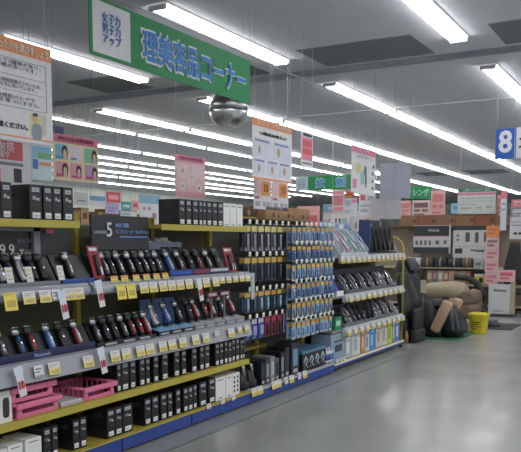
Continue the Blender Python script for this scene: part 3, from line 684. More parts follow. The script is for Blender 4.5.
# ------------------------------------------------------------------ hanging signs and posters
def poster(name, label, o, w, h, rz, elems=(), texts=(), board=PAPER, cat='poster', group=None, cords=True, thick=.006, top=3.6):
    """o is the lower left corner; local x along the board, local -y out of it"""
    t = thing(name, label, cat, o, rz, group)
    obj('board', MB().box(0, w, 0, thick, 0, h), board, t)
    for (nm, m, rects) in elems:
        mb = MB()
        if nm in ('hair', 'face', 'circle', 'printed_spot', 'printed_patch', 'printed_icon'):
            for r in rects:
                l = -.0014 - (r[4] if len(r) > 4 else 0); q = ((r[2]-r[0])*w, (r[3]-r[1])*h, (r[0]+r[2])/2*w, (r[1]+r[3])/2*h)
                mb.loft([(l-.0006,)+q, (l,)+q], axis='y', e=2.2)
            obj(nm, mb, m, t); continue
        for r in rects: mb.card(r[0]*w, r[2]*w, r[1]*h, r[3]*h, -.0014 - (r[4] if len(r) > 4 else 0))
        obj(nm, mb, m, t)
    for (s, size, m, u, v, fat, al) in texts: text(s, size, m, t, (u*w, -.0032, v*h), fat, align=al)
    if cords:
        for u in (.06, .94): obj('cord', MB().tube([(u*w, thick/2, h), (u*w, thick/2, top-o[2])], .0022, 5), LGREY, t)
    return t
# big green corner sign
t = poster('hanging_sign', 'big green hanging sign with outlined blue lettering above the shavers', (FX, 3.84, 2.715), 2.08, .375, G,
           [('white_panel', PAPER, [(.015,.06,.2,.95)])], [], GREEN, 'sign')
text_fit('女子力\n男子力\nアップ', .19, .205, C('4f86cc'), t, (.215, -.004, .195), .001)
text_fit('理美容品コーナー', 1.485, .262, C('dfe8ee'), t, (1.265, -.0022, .18), .0155, name='lettering_outline')
text_fit('理美容品コーナー', 1.45, .228, C('3f86d0'), t, (1.265, -.009, .18), .0065)
# big white poster at left
P1 = poster('hanging_poster', 'white poster with orange title band hanging at far left', (FX, 2.7, 2.085), .79, .575, G,
       [('title_band', LORG, [(0,.86,1,1)]), ('bottom_stripe', LORG, [(0,.035,1,.05)]), ('box_outline', GREY, [(.02,.8,.94,.805),(.02,.33,.94,.335),(.02,.49,.94,.494),(.02,.64,.94,.644),(.937,.33,.942,.805)])],
       [], PAPER)
text_fit('ヒゲに合った刃を選びましょう', .53, .052, C('f3e8dc'), P1, (.495, -.0032, .532), .0012)
for zz, ww, tx in ((.43, .42, '形状まで3種類が有り、\nお客様が多いです。'), (.322, .42, '一面への接触面積が少ないため、\n敏感な方に向いています。'), (.235, .4, '敏感肌のヒゲで\nお肌を傷つけません。')): text_fit(tx, ww, .05, INK, P1, (.49, -.0032, zz))
text_fit('ご相談ください。', .30, .034, INK, P1, (.43, -.0032, .085), .0006)
pic = obj('shaving_picture', MB().card(.60,.73,.045,.17,-.0016,0).card(.70,.735,.06,.175,-.002,1), [C('d9cfa0'), C('c6c2be')], P1)
obj('printed_man', MB().loft([(-.0035,.085,.10,.655,.07),(-.0028,.085,.10,.655,.07)], axis='y', m=0).loft([(-.005,.036,.05,.645,.145),(-.004,.036,.05,.645,.145)], axis='y', m=1).loft([(-.0055,.04,.022,.645,.168),(-.0045,.04,.022,.645,.168)], axis='y', m=2), [C('8a98a8'), C('d8b49a'), C('4c4640')], pic)
# poster over the pegboard
poster('hanging_poster', 'white poster with orange title band and five small pictures above pegboard', (FX, 5.96, 2.075), .79, .545, G,
       [('title_band', LORG, [(0,.87,1,1)]), ('bottom_stripe', LORG, [(0,.0,1,.03)]), ('picture_panel', C('cdd3e2'), [(.04,.36,.45,.68),(.5,.36,.94,.68),(.04,.08,.31,.34),(.36,.08,.62,.34),(.66,.08,.94,.34)]),
        ('printed_icon', C('b89468'), [(.14,.42,.19,.56,.001),(.60,.42,.67,.58,.001),(.13,.12,.18,.24,.001),(.45,.12,.5,.24,.001),(.76,.12,.82,.26,.001)]), ('caption', C('7f8cb4'), [(.06,.62,.4,.655,.001),(.53,.62,.9,.655,.001),(.06,.29,.28,.32,.001),(.38,.29,.6,.32,.001),(.68,.29,.92,.32,.001)])],
       [('メンズシェーバー替え刃の交換', .047, C('f3e8dc'), .5, .93, .001, 'CENTER'), ('～この機会に替え刃を交換しましょう～', .031, INK, .5, .76, .0003, 'CENTER')], PAPER)
poster('hanging_poster', 'narrow white poster with red printed columns above the pegboard', (FX, 6.96, 2.265), .28, .355, G,
       [('red_panel', PPINK, [(.06,.2,.94,.84)]), ('red_print', PRED, [(.14,.58,.86,.78,.001),(.14,.36,.86,.54,.001)]), ('dark_print', GREY, [(.1,.88,.9,.93),(.1,.08,.9,.14)])], [('プレゼント', .04, INK, .5, .91, .0004, 'CENTER')], PAPER)
poster('hanging_poster', 'white poster with pink title and printed shavers above the hair irons', (FX, 8.30, 2.08), .79, .55, G,
       [('title_band', PPINK, [(0,.86,1,1)]), ('printed_icon', C('5d6270'), [(.55,.14,.62,.5),(.5,.4,.6,.62,.0025),(.84,.12,.92,.2),(.84,.28,.92,.36),(.84,.44,.92,.52),(.86,.6,.94,.68)]), ('printed_patch', C('d8ce86'), [(.16,.44,.38,.66)]), ('pale_print', C('9cc4c0'), [(.36,.2,.52,.5)]), ('red_print', PPINK, [(.05,.1,.2,.3)])],
       [('ドライヤー', .07, C('f6dfe4'), .5, .93, .001, 'CENTER'), ('ご用途に合わせてお選びください', .035, INK, .5, .79, 0, 'CENTER')], PAPER)
# posters behind the shaver section
poster('hanging_poster', 'pink-titled poster with six portraits of women behind the black boxes', (-4.5, 4.61, 2.01), .55, .375, G,
       [('title_band', PPINK, [(0,.82,1,1)]), ('panel', C('8fc4d8'), [(.05,.45,.31,.78)]), ('panel_pink', C('eaa9bd'), [(.05,.06,.31,.4),(.36,.06,.62,.4)]), ('panel_pale', C('f0dfe6'), [(.36,.45,.62,.78)]), ('panel_green', C('8ccfa8'), [(.68,.45,.96,.78)]), ('panel_lilac', C('cfa8cf'), [(.68,.06,.96,.4)]),
        ('hair', C('3a2c28'), [(.18,.47,.31,.76,.001),(.18,.08,.31,.38,.001),(.48,.12,.6,.36,.001),(.84,.46,.96,.75,.001),(.84,.07,.96,.36,.001)]), ('face', C('e8c8b0'), [(.205,.46,.285,.68,.002),(.205,.06,.285,.3,.002),(.505,.1,.575,.29,.002),(.865,.45,.935,.67,.002),(.865,.06,.935,.28,.002)]),
        ('caption', C('d65c7c'), [(.06,.08,.2,.14,.001),(.38,.08,.6,.13,.001),(.7,.08,.84,.14,.001)]), ('caption_blue', C('4f9cc8'), [(.06,.47,.2,.52,.001),(.38,.47,.5,.52,.001)])],
       [('あなたに合った脱毛器選び', .036, C('b03a5c'), .5, .91, .0004, 'CENTER')], C('efe2b8'))
poster('hanging_poster', 'pale pink poster with small portraits hanging above the far boxes', (-4.5, 6.31, 1.965), .56, .42, G,
       [('title_band', C('e59db4'), [(0,.86,1,1)]), ('panel', C('f0d9dc'), [(.05,.45,.45,.8),(.55,.45,.95,.8),(.35,.3,.65,.62,.0008)]), ('lower_band', C('e8aab4'), [(0,.0,1,.12)]), ('circle', C('efe9e6'), [(.12,.16,.32,.36,.001),(.66,.16,.86,.36,.001)]), ('printed_spot', C('8a7478'), [(.19,.22,.21,.3,.002),(.24,.22,.26,.3,.002),(.73,.2,.79,.29,.002),(.515,.48,.55,.52,.002),(.2,.58,.23,.66,.002),(.24,.6,.26,.68,.002)])],
       [('女性のための美容家電', .042, C('c8607e'), .5, .93, .0004, 'CENTER')], C('ecc7cc'))
poster('hanging_poster', 'white and red poster behind the leftmost black boxes', (-4.2, 3.55, 1.9), .53, .33, G,
       [('red_panel', PRED, [(.1,.55,.85,.95)]), ('red_panel', PRED, [(.05,.05,.45,.36)]), ('dark_print', GREY, [(.1,.43,.85,.5)]), ('printed_phone', CHAR, [(.68,.08,.82,.38)])], [('感謝祭', .08, C('f2dfe0'), .47, .8, .001, 'CENTER'), ('開催中', .05, C('f2dfe0'), .47, .64, .001, 'CENTER')], PAPER)
poster('hanging_poster', 'narrow light blue info poster between red poster and portrait poster', (-4.2, 4.085, 1.96), .21, .26, G,
       [('sky', C('8cc0e0'), [(.05,.6,.95,.95)]), ('green_print', C('7fb27c'), [(.3,.62,.95,.78,.001)]), ('orange_print', C('e0a47c'), [(.35,.42,.95,.52)]), ('blue_print', C('4f7fc0'), [(.05,.3,.3,.58)])], [], C('cfe0e8'))
poster('hanging_sign', 'small dark blue square sign far behind the white poster', (-8.2, 8.42, 2.86), .22, .36, G, [('edge_stripe', C('4a5694'), [(.05,.05,.95,.12)])], [], C('39447e'), 'sign')
# leaflets with orange numerals
for i in range(2):
    poster('hanging_leaflet', 'pale leaflet with orange numeral 13 under the five-picture poster, %s one' % ('left', 'right')[i], (-3.72, 6.55+.385*i, 1.83), .37, .30, G,
           [('pink_panel', PAPERP, [(.05,.5,.95,.96)]), ('number_patch', C('e6a35c'), [(.42,.46,.88,.94,.001)]), ('small_print', C('a8a4ac'), [(.1,.1,.35,.26),(.5,.1,.7,.26),(.76,.1,.92,.26)]), ('red_print', PRED, [(.05,.34,.3,.42)])],
           [('13', .11, C('b8562c'), .65, .7, .002, 'CENTER')], PAPER, 'leaflet', 'leaflets with orange numerals', top=2.9 if False else 3.6)
# rod that carries the gondola's signs
rod = thing('sign_rod', 'thin white rod hung on wires above the long shelving', 'rod', (FX-.02, 3.0, 3.14))
# white boards at the end of the gondola
poster('hanging_board', 'plain pale lilac board hung over the end post of the shelving', (-3.83, 10.42, 2.12), .46, .5, 0, [('fold_line', C('a7a9ba'), [(.49,0,.5,1)])], [('──', .06, C('eceef6'), .3, .4, 0, 'CENTER')], C('bcbed0'), 'board')
poster('hanging_board', 'plain white board below the pale lilac board', (-3.98, 10.44, 1.83), .47, .29, 0, [('fold_line', C('b4b5b9'), [(.48,0,.49,1)])], [], C('d3d3d6'), 'board', cords=False, thick=.008)
for o in list(rod.children): pass
obj('rod', MB().tube([(0, .7, 0), (0, 6.9, 0)], .004, 6), LGREY, rod)
for y in (.75, 2.95, 5.3, 6.85): obj('wire', MB().tube([(0, y, 0), (0, y, .455)], .002, 5), LGREY, rod)

# aisle number sign at right
t = poster('aisle_sign', 'blue hanging aisle sign with white number 8', (-2.40, 11.3, 2.69), .285, .43, 0, [('white_edge', PAPER, [(.93,.0,.95,1)])], [], C('2f5fb8'), 'sign')
text('8', .42, C('e8ecf2'), t, (.137, -.003, .225), .012, sx=.9)
obj('name_panel', MB().box(.287, .8, 0, .006, 0.0, .43), PAPER, t)
text('コ', .2, INK, t, (.40, -.003, .2), .006)
# far green signs
t = poster('hanging_sign', 'distant green sign with blue outlined rice cooker lettering', (-7.46, 15.0, 2.62), 1.75, .3, 0, [('white_panel', C('b6c8cf'), [(0,0,.17,1)])], [('小型\n家電', .1, C('8aa0b8'), .085, .5, .0006, 'CENTER')], GREEN, 'sign')
text_fit('炊　飯　器', 1.22, .225, C('cfe0e6'), t, (1.08, -.0022, .15), .016, name='lettering_outline'); text_fit('炊　飯　器', 1.19, .19, C('4a8ccc'), t, (1.08, -.009, .15), .006)
t = poster('hanging_sign', 'distant small green sign with white lettering left of pink posters', (-6.6, 20.0, 2.66), .72, .34, 0, [], [], GREEN, 'sign')
text_fit('シング', .46, .2, C('b4dcd4'), t, (.42, -.003, .17), .006)

# ------------------------------------------------------------------ posters and stock beyond the gondola
far = [('pink and red poster under the rice cooker sign', (-6.14,14.0,2.10),.26,.43,C('e2c4c6'),[('red_panel',C('cf8288'),[(.1,.3,.9,.75)]),('print',PPINK,[(.1,.82,.9,.95),(.1,.06,.9,.2)])]),
       ('orange strip poster beside the pink and red poster', (-5.86,14.02,2.38),.18,.13,C('d88a50'),[('print',C('b84a30'),[(.1,.2,.5,.8),(.6,.2,.9,.8)])]),
       ('white info sheet with pale blue print beyond the hair irons', (-5.87,14.0,1.98),.26,.38,PAPER,[('print',C('9fb8c4'),[(.1,.6,.45,.9),(.1,.1,.4,.4)]),('pink_print',PPINK,[(.55,.75,.95,.95)])]),
       ('white sheet with red square print beyond the hair irons', (-5.58,14.02,2.02),.34,.42,PAPER,[('red_panel',PRED,[(.1,.7,.4,.95)]),('print',C('a8b4bc'),[(.1,.4,.9,.5),(.1,.15,.6,.3),(.55,.7,.9,.9)])]),
       ('white sheet with black bars behind the pale iron stand', (-6.15,13.95,1.72),.40,.35,PAPER,[('bars',CHAR,[(.25,.25,.33,.7),(.45,.25,.53,.7)]),('print',C('a9c0cc'),[(.6,.3,.9,.7)])]),
       ('pale sheet with pink mark left of the white boards', (-5.72,13.97,1.70),.3,.3,C('cfd0d4'),[('print',C('b05060'),[(.3,.2,.4,.6),(.6,.2,.7,.5)])])]
for lb, o, w, h, bd, el in far: poster('hanging_poster', lb, o, w, h, 0, el, [], bd, 'poster', 'posters beyond the hair irons')
# distant posters along the next aisle seen above the black boxes
dist = [('pale distant poster left of the blue and white one', (-8,8.62,2.06),.3,.19,C('c4c6c8'),[('print',GREY,[(.2,.3,.8,.4)])]),
        ('distant blue and white poster above the brown stock', (-8,8.96,2.06),.36,.16,PAPER,[('blue_band',C('7aa4cc'),[(0,.5,1,.95)])]),
        ('distant red poster above the lilac poster', (-8,9.35,2.13),.34,.17,PRED,[('print',C('eab0b0'),[(.15,.3,.85,.7)])]),
        ('distant lilac poster below the red poster', (-8.03,9.35,1.95),.34,.175,LILAC,[('print',C('8c84b8'),[(.15,.5,.85,.6),(.15,.25,.6,.35)])]),
        ('distant teal sign right of the lilac poster', (-8,9.71,2.02),.25,.14,TEAL,[('print',C('cfe8e8'),[(.15,.35,.85,.65)])]),
        ('distant pink poster right of the teal sign', (-8,9.98,2.03),.18,.16,C('e2a8ac'),[('print',PRED,[(.2,.3,.8,.7)])]),
        ('distant tall white and blue poster left of the wide black box', (-8,10.18,1.79),.58,.52,PAPER,[('blue_band',C('8ab4d0'),[(0,.7,1,.98)]),('print',C('b08aa0'),[(.15,.5,.3,.58),(.4,.5,.55,.58),(.6,.2,.8,.4)])]),
        ('distant low white poster above the LAMDASH board', (-8.03,9.72,1.89),.42,.12,PAPER,[('print',C('8ab0c4'),[(.1,.4,.6,.7)])])]
for lb, o, w, h, bd, el in dist: poster('shelf_poster', lb, o, w, h, G, el, [], bd, 'poster', 'distant posters above the next aisle')
# the next gondola with brown stock on it
t = thing('shelving_unit', 'distant shelving of the next aisle behind the shavers', 'shelving unit', (-8.05, 6.0, 0), G)
obj('frame', MB().box(0, 6, 0, .8, 0, .12).box(0, 6, .39, .41, .12, 1.78).box(0, 6, .02, .78, 1.76, 1.78), C('8c8a7c'), t)
for z in (.6, 1.1, 1.5): obj('shelf', MB().box(0, 6, .05, .75, z, z+.02), CREAM, t)
for k in range(13):
    s = 8.55+.2*k; h = .15+.05*((k*7) % 3)
    q = thing('cardboard_carton', 'distant brown carton, %s from the left on the next aisle' % ORD[k+1], 'carton', (-8.1, s, 1.7805), G, 'brown stock on the next aisle')
    obj('box', MB().box(-.09, .09, 0, .25, 0, h), CARTON if k % 2 else C('b39a74', .8), q); obj('label', MB().card(-.05, .05, h*.3, h*.7, -.0014), C('6e5338') if k % 3 else CREAM, q)
# posters on the far wall, above the cartons on the pegboard
for k, (x, z, w, h, m) in enumerate(((-12.1,2.3,1.0,.35,C('2c3434')),(-12.1,1.95,1.0,.3,C('c8cab4')),(-10.9,1.9,.8,.75,C('e0a9a8')),(-10.0,2.45,1.9,.25,C('7f9cba')),(-10.0,1.95,1.9,.48,C('cfc4c8')))):
    poster('wall_banner', ['black banner strip far behind the pegboard', 'pale green banner far behind the pegboard', 'pink banner far behind the pegboard', 'grey blue banner strip far behind the pegboard', 'pale pink banner far behind the pegboard'][k], (x, 22.0+.02*k, z), w, h, 0,
           [('print', [CHAR, C('a8b078'), PRED, C('a8bccc'), C('c0909c')][k], [(.1,.3,.4,.6),(.5,.3,.9,.6)])], [], m, 'banner', 'banners far behind the pegboard')

# ------------------------------------------------------------------ display at the far end of the aisle
t = thing('shelving_unit', 'far display shelving across the aisle end with black and white panels', 'shelving unit', (-6.6, 17.2, 0))
obj('back_panel', MB().box(0, 5.2, .4, .42, 0, 1.88), C('a09284'), t)
for z in (.1, .55, .93): obj('shelf', MB().box(0, 5.2, -.3, .4, z-.03, z), C('b9ae96'), t)
obj('top_shelf', MB().box(0, 5.2, -.02, .45, 1.86, 1.88), C('8a6a50'), t)
for x in (0, 1.2, 2.95, 5.16): obj('upright', MB().box(x, x+.04, .36, .4, 0, 1.88), C('8d8578'), t)
def panel(label, x0, x1, z0, z1, y, bands, texts=()):
    q = poster('product_board', label, (x0, y, z0), x1-x0, z1-z0, 0, bands, texts, C('c8c8ca'), 'product board', 'product boards on the far shelving', cords=False, thick=.02)
    return q
panel('left display panel with black header band on the far shelving', -5.40, -4.54, 1.24, 1.88, 17.0,
      [('black_band', C('33353a'), [(0,.62,.96,.98)]), ('black_band', C('3b3d42'), [(0,.0,.96,.22)]), ('printed_product', C('6d6058'), [(.06,.3,.12,.46),(.18,.3,.24,.46),(.3,.3,.36,.46),(.42,.3,.48,.46),(.6,.32,.7,.46),(.82,.34,.9,.46)]), ('red_line', PPINK, [(.0,.58,.96,.61)])],
      [('Welvet', .085, C('d0d2d6'), .55, .82, .0015, 'CENTER')])
panel('right white display panel with black top band on the far shelving', -4.48, -3.67, 1.05, 1.86, 17.0,
      [('black_band', C('35373c'), [(0,.88,1,1)]), ('printed_product', C('54555a'), [(.1,.7,.16,.76),(.1,.58,.16,.64),(.34,.56,.46,.82),(.6,.54,.7,.82),(.84,.56,.94,.82)]), ('printed_box', CHAR, [(.06,.24,.26,.38)]), ('red_line', C('c89098'), [(0,.43,1,.445)])],
      [('Welvet', .1, C('4a4b50'), .68, .32, .0025, 'CENTER')])
for k in range(6):
    q = thing('cardboard_carton', 'reddish brown carton, %s from the left on top of far shelving' % ORD[k+1], 'carton', (-5.6+.44*k, 17.22, 1.8805), 0, 'cartons on top of the far shelving')
    obj('box', MB().box(-.215, .215, 0, .35, 0, .24 if k != 5 else .2), [CARTON2, C('8f5f4c', .8), C('8a6a58', .8)][k % 3], q); obj('printed_mark', MB().card(.12, .18, .06, .14, -.0014), C('5c4234'), q)
rolls = [('white rolled blanket, leftmost on the far shelf', -5.35, .34, C('b9bdc0')), ('dark brown rolled blanket on the far shelf', -5.02, .26, C('4a4038')), ('black rolled blanket, left one on the far shelf', -4.72, .3, C('2c2e33')), ('black rolled blanket, right one on the far shelf', -4.4, .3, C('303238')), ('brown rolled blanket on the far shelf', -4.12, .22, C('6c5444'))]
for lb, x, w, m in rolls:
    q = thing('rolled_blanket', lb, 'blanket', (x, 16.95, .9305), 0, 'rolled blankets on the far shelf')
    obj('roll', MB().loft([(-w/2,.2,.2,0,.105),(-w/2+.02,.24,.22,0,.11),(w/2-.02,.24,.22,0,.11),(w/2,.2,.2,0,.105)], e=2.2, axis='x'), m, q)
    obj('band', MB().loft([(-.02,.245,.225,0,.1125),(.02,.245,.225,0,.1125)], e=2.2, axis='x'), C('8c8a86'), q)
q = thing('white_box', 'white carton right of the brown rolled blanket', 'box', (-3.88, 16.9, .9305)); obj('carton', MB().box(-.1, .1, 0, .25, 0, .2), C('bcbcbc'), q); obj('label', MB().card(-.06, .06, .05, .12, -.0014), GREY, q)
cm = ['9c8468', '8c5f54', 'a89a80', '70747c', 'b09474', '9a6c68', 'a2a49c', '8a7258', '98866c', 'a06a60']
for r in range(2):
    for k in range(8 if r == 0 else 10):
        q = thing('goods_box', 'small boxed goods, %s from the left on the %s of the far shelving' % (ORD[k+1], ('middle shelf', 'low shelf')[r]), 'box', (-4.98+.125*k, 16.92, (.5505, .1005)[r]), 0, 'small boxed goods on the far shelving')
        h = .3-.04*((k*3+r) % 3); obj('carton', MB().box(-.058, .058, 0, .2, 0, h), C(cm[(k*3+r*5) % 10]), q); obj('printed_panel', MB().card(-.04, .04, h*.35, h*.8, -.0014), C(['c8b8a0', 'b08078', 'd0ccc0'][k % 3]), q)
poster('hanging_sign', 'white information board with green and pink header over the far cartons', (-4.44, 17.15, 2.13), .84, .56, 0, [('green_band', C('3f7868'), [(0,.86,1,1)]), ('pink_band', C('d07c94'), [(0,.74,1,.83)]), ('text_line', C('9c9ca4'), [(.05,.6,.9,.63),(.05,.48,.95,.5),(.05,.36,.5,.39),(.1,.2,.35,.26),(.5,.2,.65,.26),(.75,.22,.9,.3)])], [('ご購入いただく前に', .07, C('b9d4c8'), .5, .93, .001, 'CENTER')], C('c4cac6'), 'board')
fp = [('tall pink poster with red print left of the information board', -5.16, 2.1, .34, .6, C('dcaeaa'), C('cc7c82'), 17.5), ('low pink poster at left of the row over far cartons', -5.94, 2.1, .3, .38, C('dcb0b0'), C('cc8084'), 17.5), ('pale poster with printed goods in the row over far cartons', -5.62, 2.1, .44, .38, C('d4c6c4'), C('7c5c64'), 17.52),
      ('coral poster right of the information board', -3.6, 2.1, .16, .44, C('dca498'), C('cf8078'), 17.3), ('pink strip poster at the right edge over far cartons', -3.3, 2.27, .34, .16, C('d8707c'), C('f0c0c4'), 17.3), ('grey poster with white lettering below the pink strip', -3.3, 1.98, .34, .28, C('8e8f96'), C('d0d2d6'), 17.3)]
for lb, x, z, w, h, m, e, y in fp: poster('hanging_poster', lb, (x, y, z), w, h, 0, [('print', e, [(.12,.55,.88,.85),(.12,.3,.45,.45),(.55,.3,.88,.45),(.12,.1,.7,.18)])], [], m, 'poster', 'posters over the far cartons')
poster('hanging_poster', 'light blue sign in the distance left of the information board', (-5.75, 21.5, 2.3), .55, .3, 0, [('print', C('4f8cc0'), [(.1,.4,.9,.7)])], [], C('8ab8d4'), 'sign')
q = poster('banner', 'narrow white and pink hanging banner right of the information board', (-3.44, 16.9, 1.75), .13, .85, 0, [('pink_top', C('d8808c'), [(0,.8,1,1)]), ('print', C('9a9cb0'), [(.2,.5,.8,.55),(.2,.65,.8,.7)])], [], C('d4d4de'), 'banner')
# standing column of sheets
t = thing('sign_stand', 'tall stand of orange and pink sale sheets beside the white display box', 'sign stand', (-3.41, 16.05, 0))
obj('pole', MB().box(-.015, .015, .03, .05, .02, 1.86), LGREY, t); obj('foot', MB().box(-.14, .14, -.08, .16, 0, .02), CHAR, t)
for k in range(5):
    z = .62+.245*k
    o = obj('sheet', MB().box(-.135, .135, 0, .006, z, z+.235), C('d98c4c') if k == 4 else C('d6b2b5'), t)
    obj('print', MB().card(-.1, .1, z+.13, z+.19, -.0014).card(-.1, .04, z+.05, z+.1, -.0014), C('c47a50') if k == 4 else (C('c47f88') if k != 3 else C('8c7c80')), o)
# white display box ("A-board") on a dark dolly
t = thing('display_box', 'white display box with beige side on a dark dolly', 'display box', (-3.08, 15.5, 0), .12)
obj('dolly', MB().box(-.26, .26, -.02, .34, .0, .06), CHAR, t)
obj('white_front', MB().box(-.25, .16, -.004, .02, .0605, .66), C('c2c4c6'), t); obj('beige_side', MB().prism([(-.02,.0605),(.02,.7),(.3,.7),(.34,.0605)], .165, .25), C('a89c84'), t)
obj('core', MB().prism([(.021,.0605),(.021,.64),(.3,.64),(.33,.0605)], -.24, .16), C('9a9488'), t)
text('Welvet', .085, C('50525a'), t, (-.03, -.0052, .53), .002); text('Panasonic', .05, C('70727a'), t, (-.06, -.0052, .12), .001)
t = thing('notice_board', 'pink notice leaning on top of the white display box', 'notice', (-3.02, 15.62, .7005))
obj('sheet', MB().box(-.17, .17, 0, .008, 0, .24), C('d6b0b5'), t); obj('print', MB().card(-.12, .12, .12, .19, -.0014).card(-.12, .05, .05, .09, -.0014), PRED, t)
# black office chair behind
t = thing('office_chair', 'black high-backed chair behind the pink notice', 'chair', (-3.02, 16.2, 0))
obj('backrest', MB().loft([(.62,.34,.1,0,.1),(.75,.4,.1,0,.1),(.95,.4,.1,0,.13),(1.3,.26,.08,0,.16),(1.5,.2,.07,0,.2)]), C('26282d'), t); obj('seat', MB().bbox(-.24, .24, -.25, .2, .42, .52, .03), C('26282d'), t)
obj('column', MB().tube([(0,0,.05),(0,0,.42)], .03), CHAR, t)
for k in range(5):
    a = 2*PI*k/5; obj('leg', MB().tube([(0,0,.06),(.25*math.cos(a),.25*math.sin(a),.022)], .02), CHAR, t)
poster('hanging_poster', 'white poster with black lettering at the right edge by the chair', (-3.05, 15.95, 1.56), .5, .45, 0, [('print', INK, [(.15,.2,.3,.3),(.34,.2,.5,.3)]), ('line', GREY, [(.05,.6,.6,.64),(.05,.75,.5,.78)])], [], C('c8c9cf'), 'poster')
t = thing('yellow_pack', 'yellow and white pack with a black mark on the far shelf', 'package', (-3.86, 16.93, .5505))
obj('carton', MB().box(-.1, .1, 0, .15, 0, .2), C('cfc04a'), t); obj('white_top', MB().box(-.1, .1, -.003, .15, .2, .24), WHITE, t); obj('black_mark', MB().card(0, .08, .05, .16, -.0014), INK, t)

# ------------------------------------------------------------------ massage chairs beside the gondola's end
t = thing('green_mat', 'green carpet mat on the floor under the black massage chair', 'mat', (-3.35, 11.35, 0))
obj('pile', MB().box(-.42, .47, 0, 1.3, 0, .008), C('2f6a48', .9, noise=.2, nscale=60), t); obj('edge', MB().box(-.43, .48, -.01, 0, 0, .009), C('26583c', .9), t)
t = thing('massage_chair', 'black reclined massage chair with tan arm padding beside the shelf end', 'massage chair', (-3.5, 11.85, .009))
obj('base', MB().bbox(-.35, .3, -.3, .3, 0, .22, .05), LEATHER, t)
obj('seat', MB().bbox(-.2, .32, -.22, .22, .2, .42, .06), C('2d3034', .5), t)
obj('backrest', MB(Matrix.Translation((-.06,0,.3)) @ Matrix.Rotation(-.42, 4, 'Y')).loft([(0,.2,.52,0,0),(.15,.26,.6,0,0),(.6,.24,.58,0,0),(.9,.2,.46,0,0),(1.02,.1,.3,0,0)], e=3), LEATHER, t)
obj('head_pillow', MB(Matrix.Translation((-.06,0,.3)) @ Matrix.Rotation(-.42, 4, 'Y')).bbox(.09, .19, -.18, .18, .72, .96, .045), C('3b3d42', .5), t)
for sgn in (-1, 1):
    a = obj('armrest', MB().loft([(.12,.42,.12,-.02,sgn*.31),(.3,.5,.15,-.02,sgn*.31),(.5,.46,.15,-.04,sgn*.31),(.6,.34,.11,-.06,sgn*.31)], e=2.8), C('262b2d', .5), t)
    obj('arm_pad', MB(Matrix.Translation((.2,sgn*.32,.1)) @ Matrix.Rotation(.42, 4, 'Y')).bbox(-.07, .08, -.09, .09, 0, .52, .04), C('b89c80', .7), a)
l = obj('leg_rest', MB(Matrix.Translation((.42,0,.02)) @ Matrix.Rotation(-.18, 4, 'Y')).loft([(0,.3,.54,.04,0),(.1,.36,.56,.04,0),(.3,.3,.54,.03,0),(.46,.16,.48,0,0)], e=3), LEATHER, t)
obj('calf_stripe', MB(Matrix.Translation((.42,0,.02)) @ Matrix.Rotation(-.18, 4, 'Y')).bbox(.06, .12, -.295, -.27, .1, .42, .01).bbox(.14, .19, -.295, -.27, .08, .36, .01), C('565a60'), l)
t = thing('massage_chair', 'beige reclined massage chair with brown rolled arm behind the black one', 'massage chair', (-3.6, 13.5, 0))
obj('base', MB().bbox(-.4, .25, -.35, .35, 0, .2, .05), C('2e2c2c', .6), t)
obj('seat', MB().bbox(-.34, .2, -.3, .3, .19, .46, .07), C('23283a', .6), t)
obj('backrest', MB().loft([(-.42,.5,.16,0,.61),(-.37,.62,.27,0,.625),(.08,.66,.33,0,.635),(.24,.62,.3,0,.615),(.32,.46,.17,0,.58)], axis='x', e=2.6), BEIGE, t)
obj('side_column', MB().bbox(.06, .25, -.36, -.2, .1, .52, .05), BEIGE, t)
for z, r in ((.29, .27), (.53, .25)): obj('leg_cushion', MB().loft([(-.33,.18,.16,.39,z),(-.29,.26,r,.39,z),(.29,.26,r,.39,z),(.33,.18,.16,.39,z)], axis='y', e=2.6), BROWN, t)
obj('outer_shell', MB().tube([(.0,.36,.86),(.25,.36,.84),(.42,.36,.74),(.54,.36,.56),(.56,.36,.3),(.5,.36,.05)], .06), C('2a2a2c', .6), t)
t = thing('floor_chair', 'folded black legless floor chair standing against the shelf end', 'floor chair', (-3.53, 11.0, 0))
obj('back_cushion', MB(Matrix.Rotation(-.12, 4, 'Y')).loft([(0.02,.12,.42,0,0),(.2,.16,.46,0,0),(.8,.15,.46,0,0),(1.0,.1,.4,0,0),(1.05,.05,.3,0,0)], e=3), LEATHER, t)
obj('seat_cushion', MB().bbox(.07,.2,-.22,.22,.0,.2,.04).bbox(.08,.17,-.2,.2,.19,.5,.035), C('25272a', .55), t)
obj('wooden_foot', MB().loft([(.0,.05,.06,.04,-.24),(.1,.06,.05,.04,-.25),(.18,.02,.03,.04,-.25)]), C('8f7350'), t)
t = thing('seat_massager', 'dark padded massage cushion lying across the black massage chair', 'cushion', (-3.5, 11.85, .9))
t.location = (-3.31, 11.85, .009+.43)
obj('pad', MB().bbox(-.16, .16, -.14, .14, 0, .15, .06), C('353a3e', .6), t); obj('piping', MB().bbox(-.162, .162, -.142, .142, .07, .085, .007), C('6a6e72'), t)
for i, (lb, x, y, z, m) in enumerate((('black shoulder massager standing on the bottom of the far shelving left end', -5.1, 16.6, 0, LEATHER),)):
    pass
# info card on stalk beside chair
t = thing('price_stand', 'small pale price card on stalk before the black chair back', 'price card', (-3.42, 11.3, 0))
obj('card', MB().box(-.04, .04, 0, .006, .72, .92), C('c8c6a8'), t); obj('stalk', MB().box(-.006, .006, .006, .014, .02, .92), GREY, t); obj('foot', MB().box(-.05, .05, -.03, .05, 0, .02), CHAR, t)

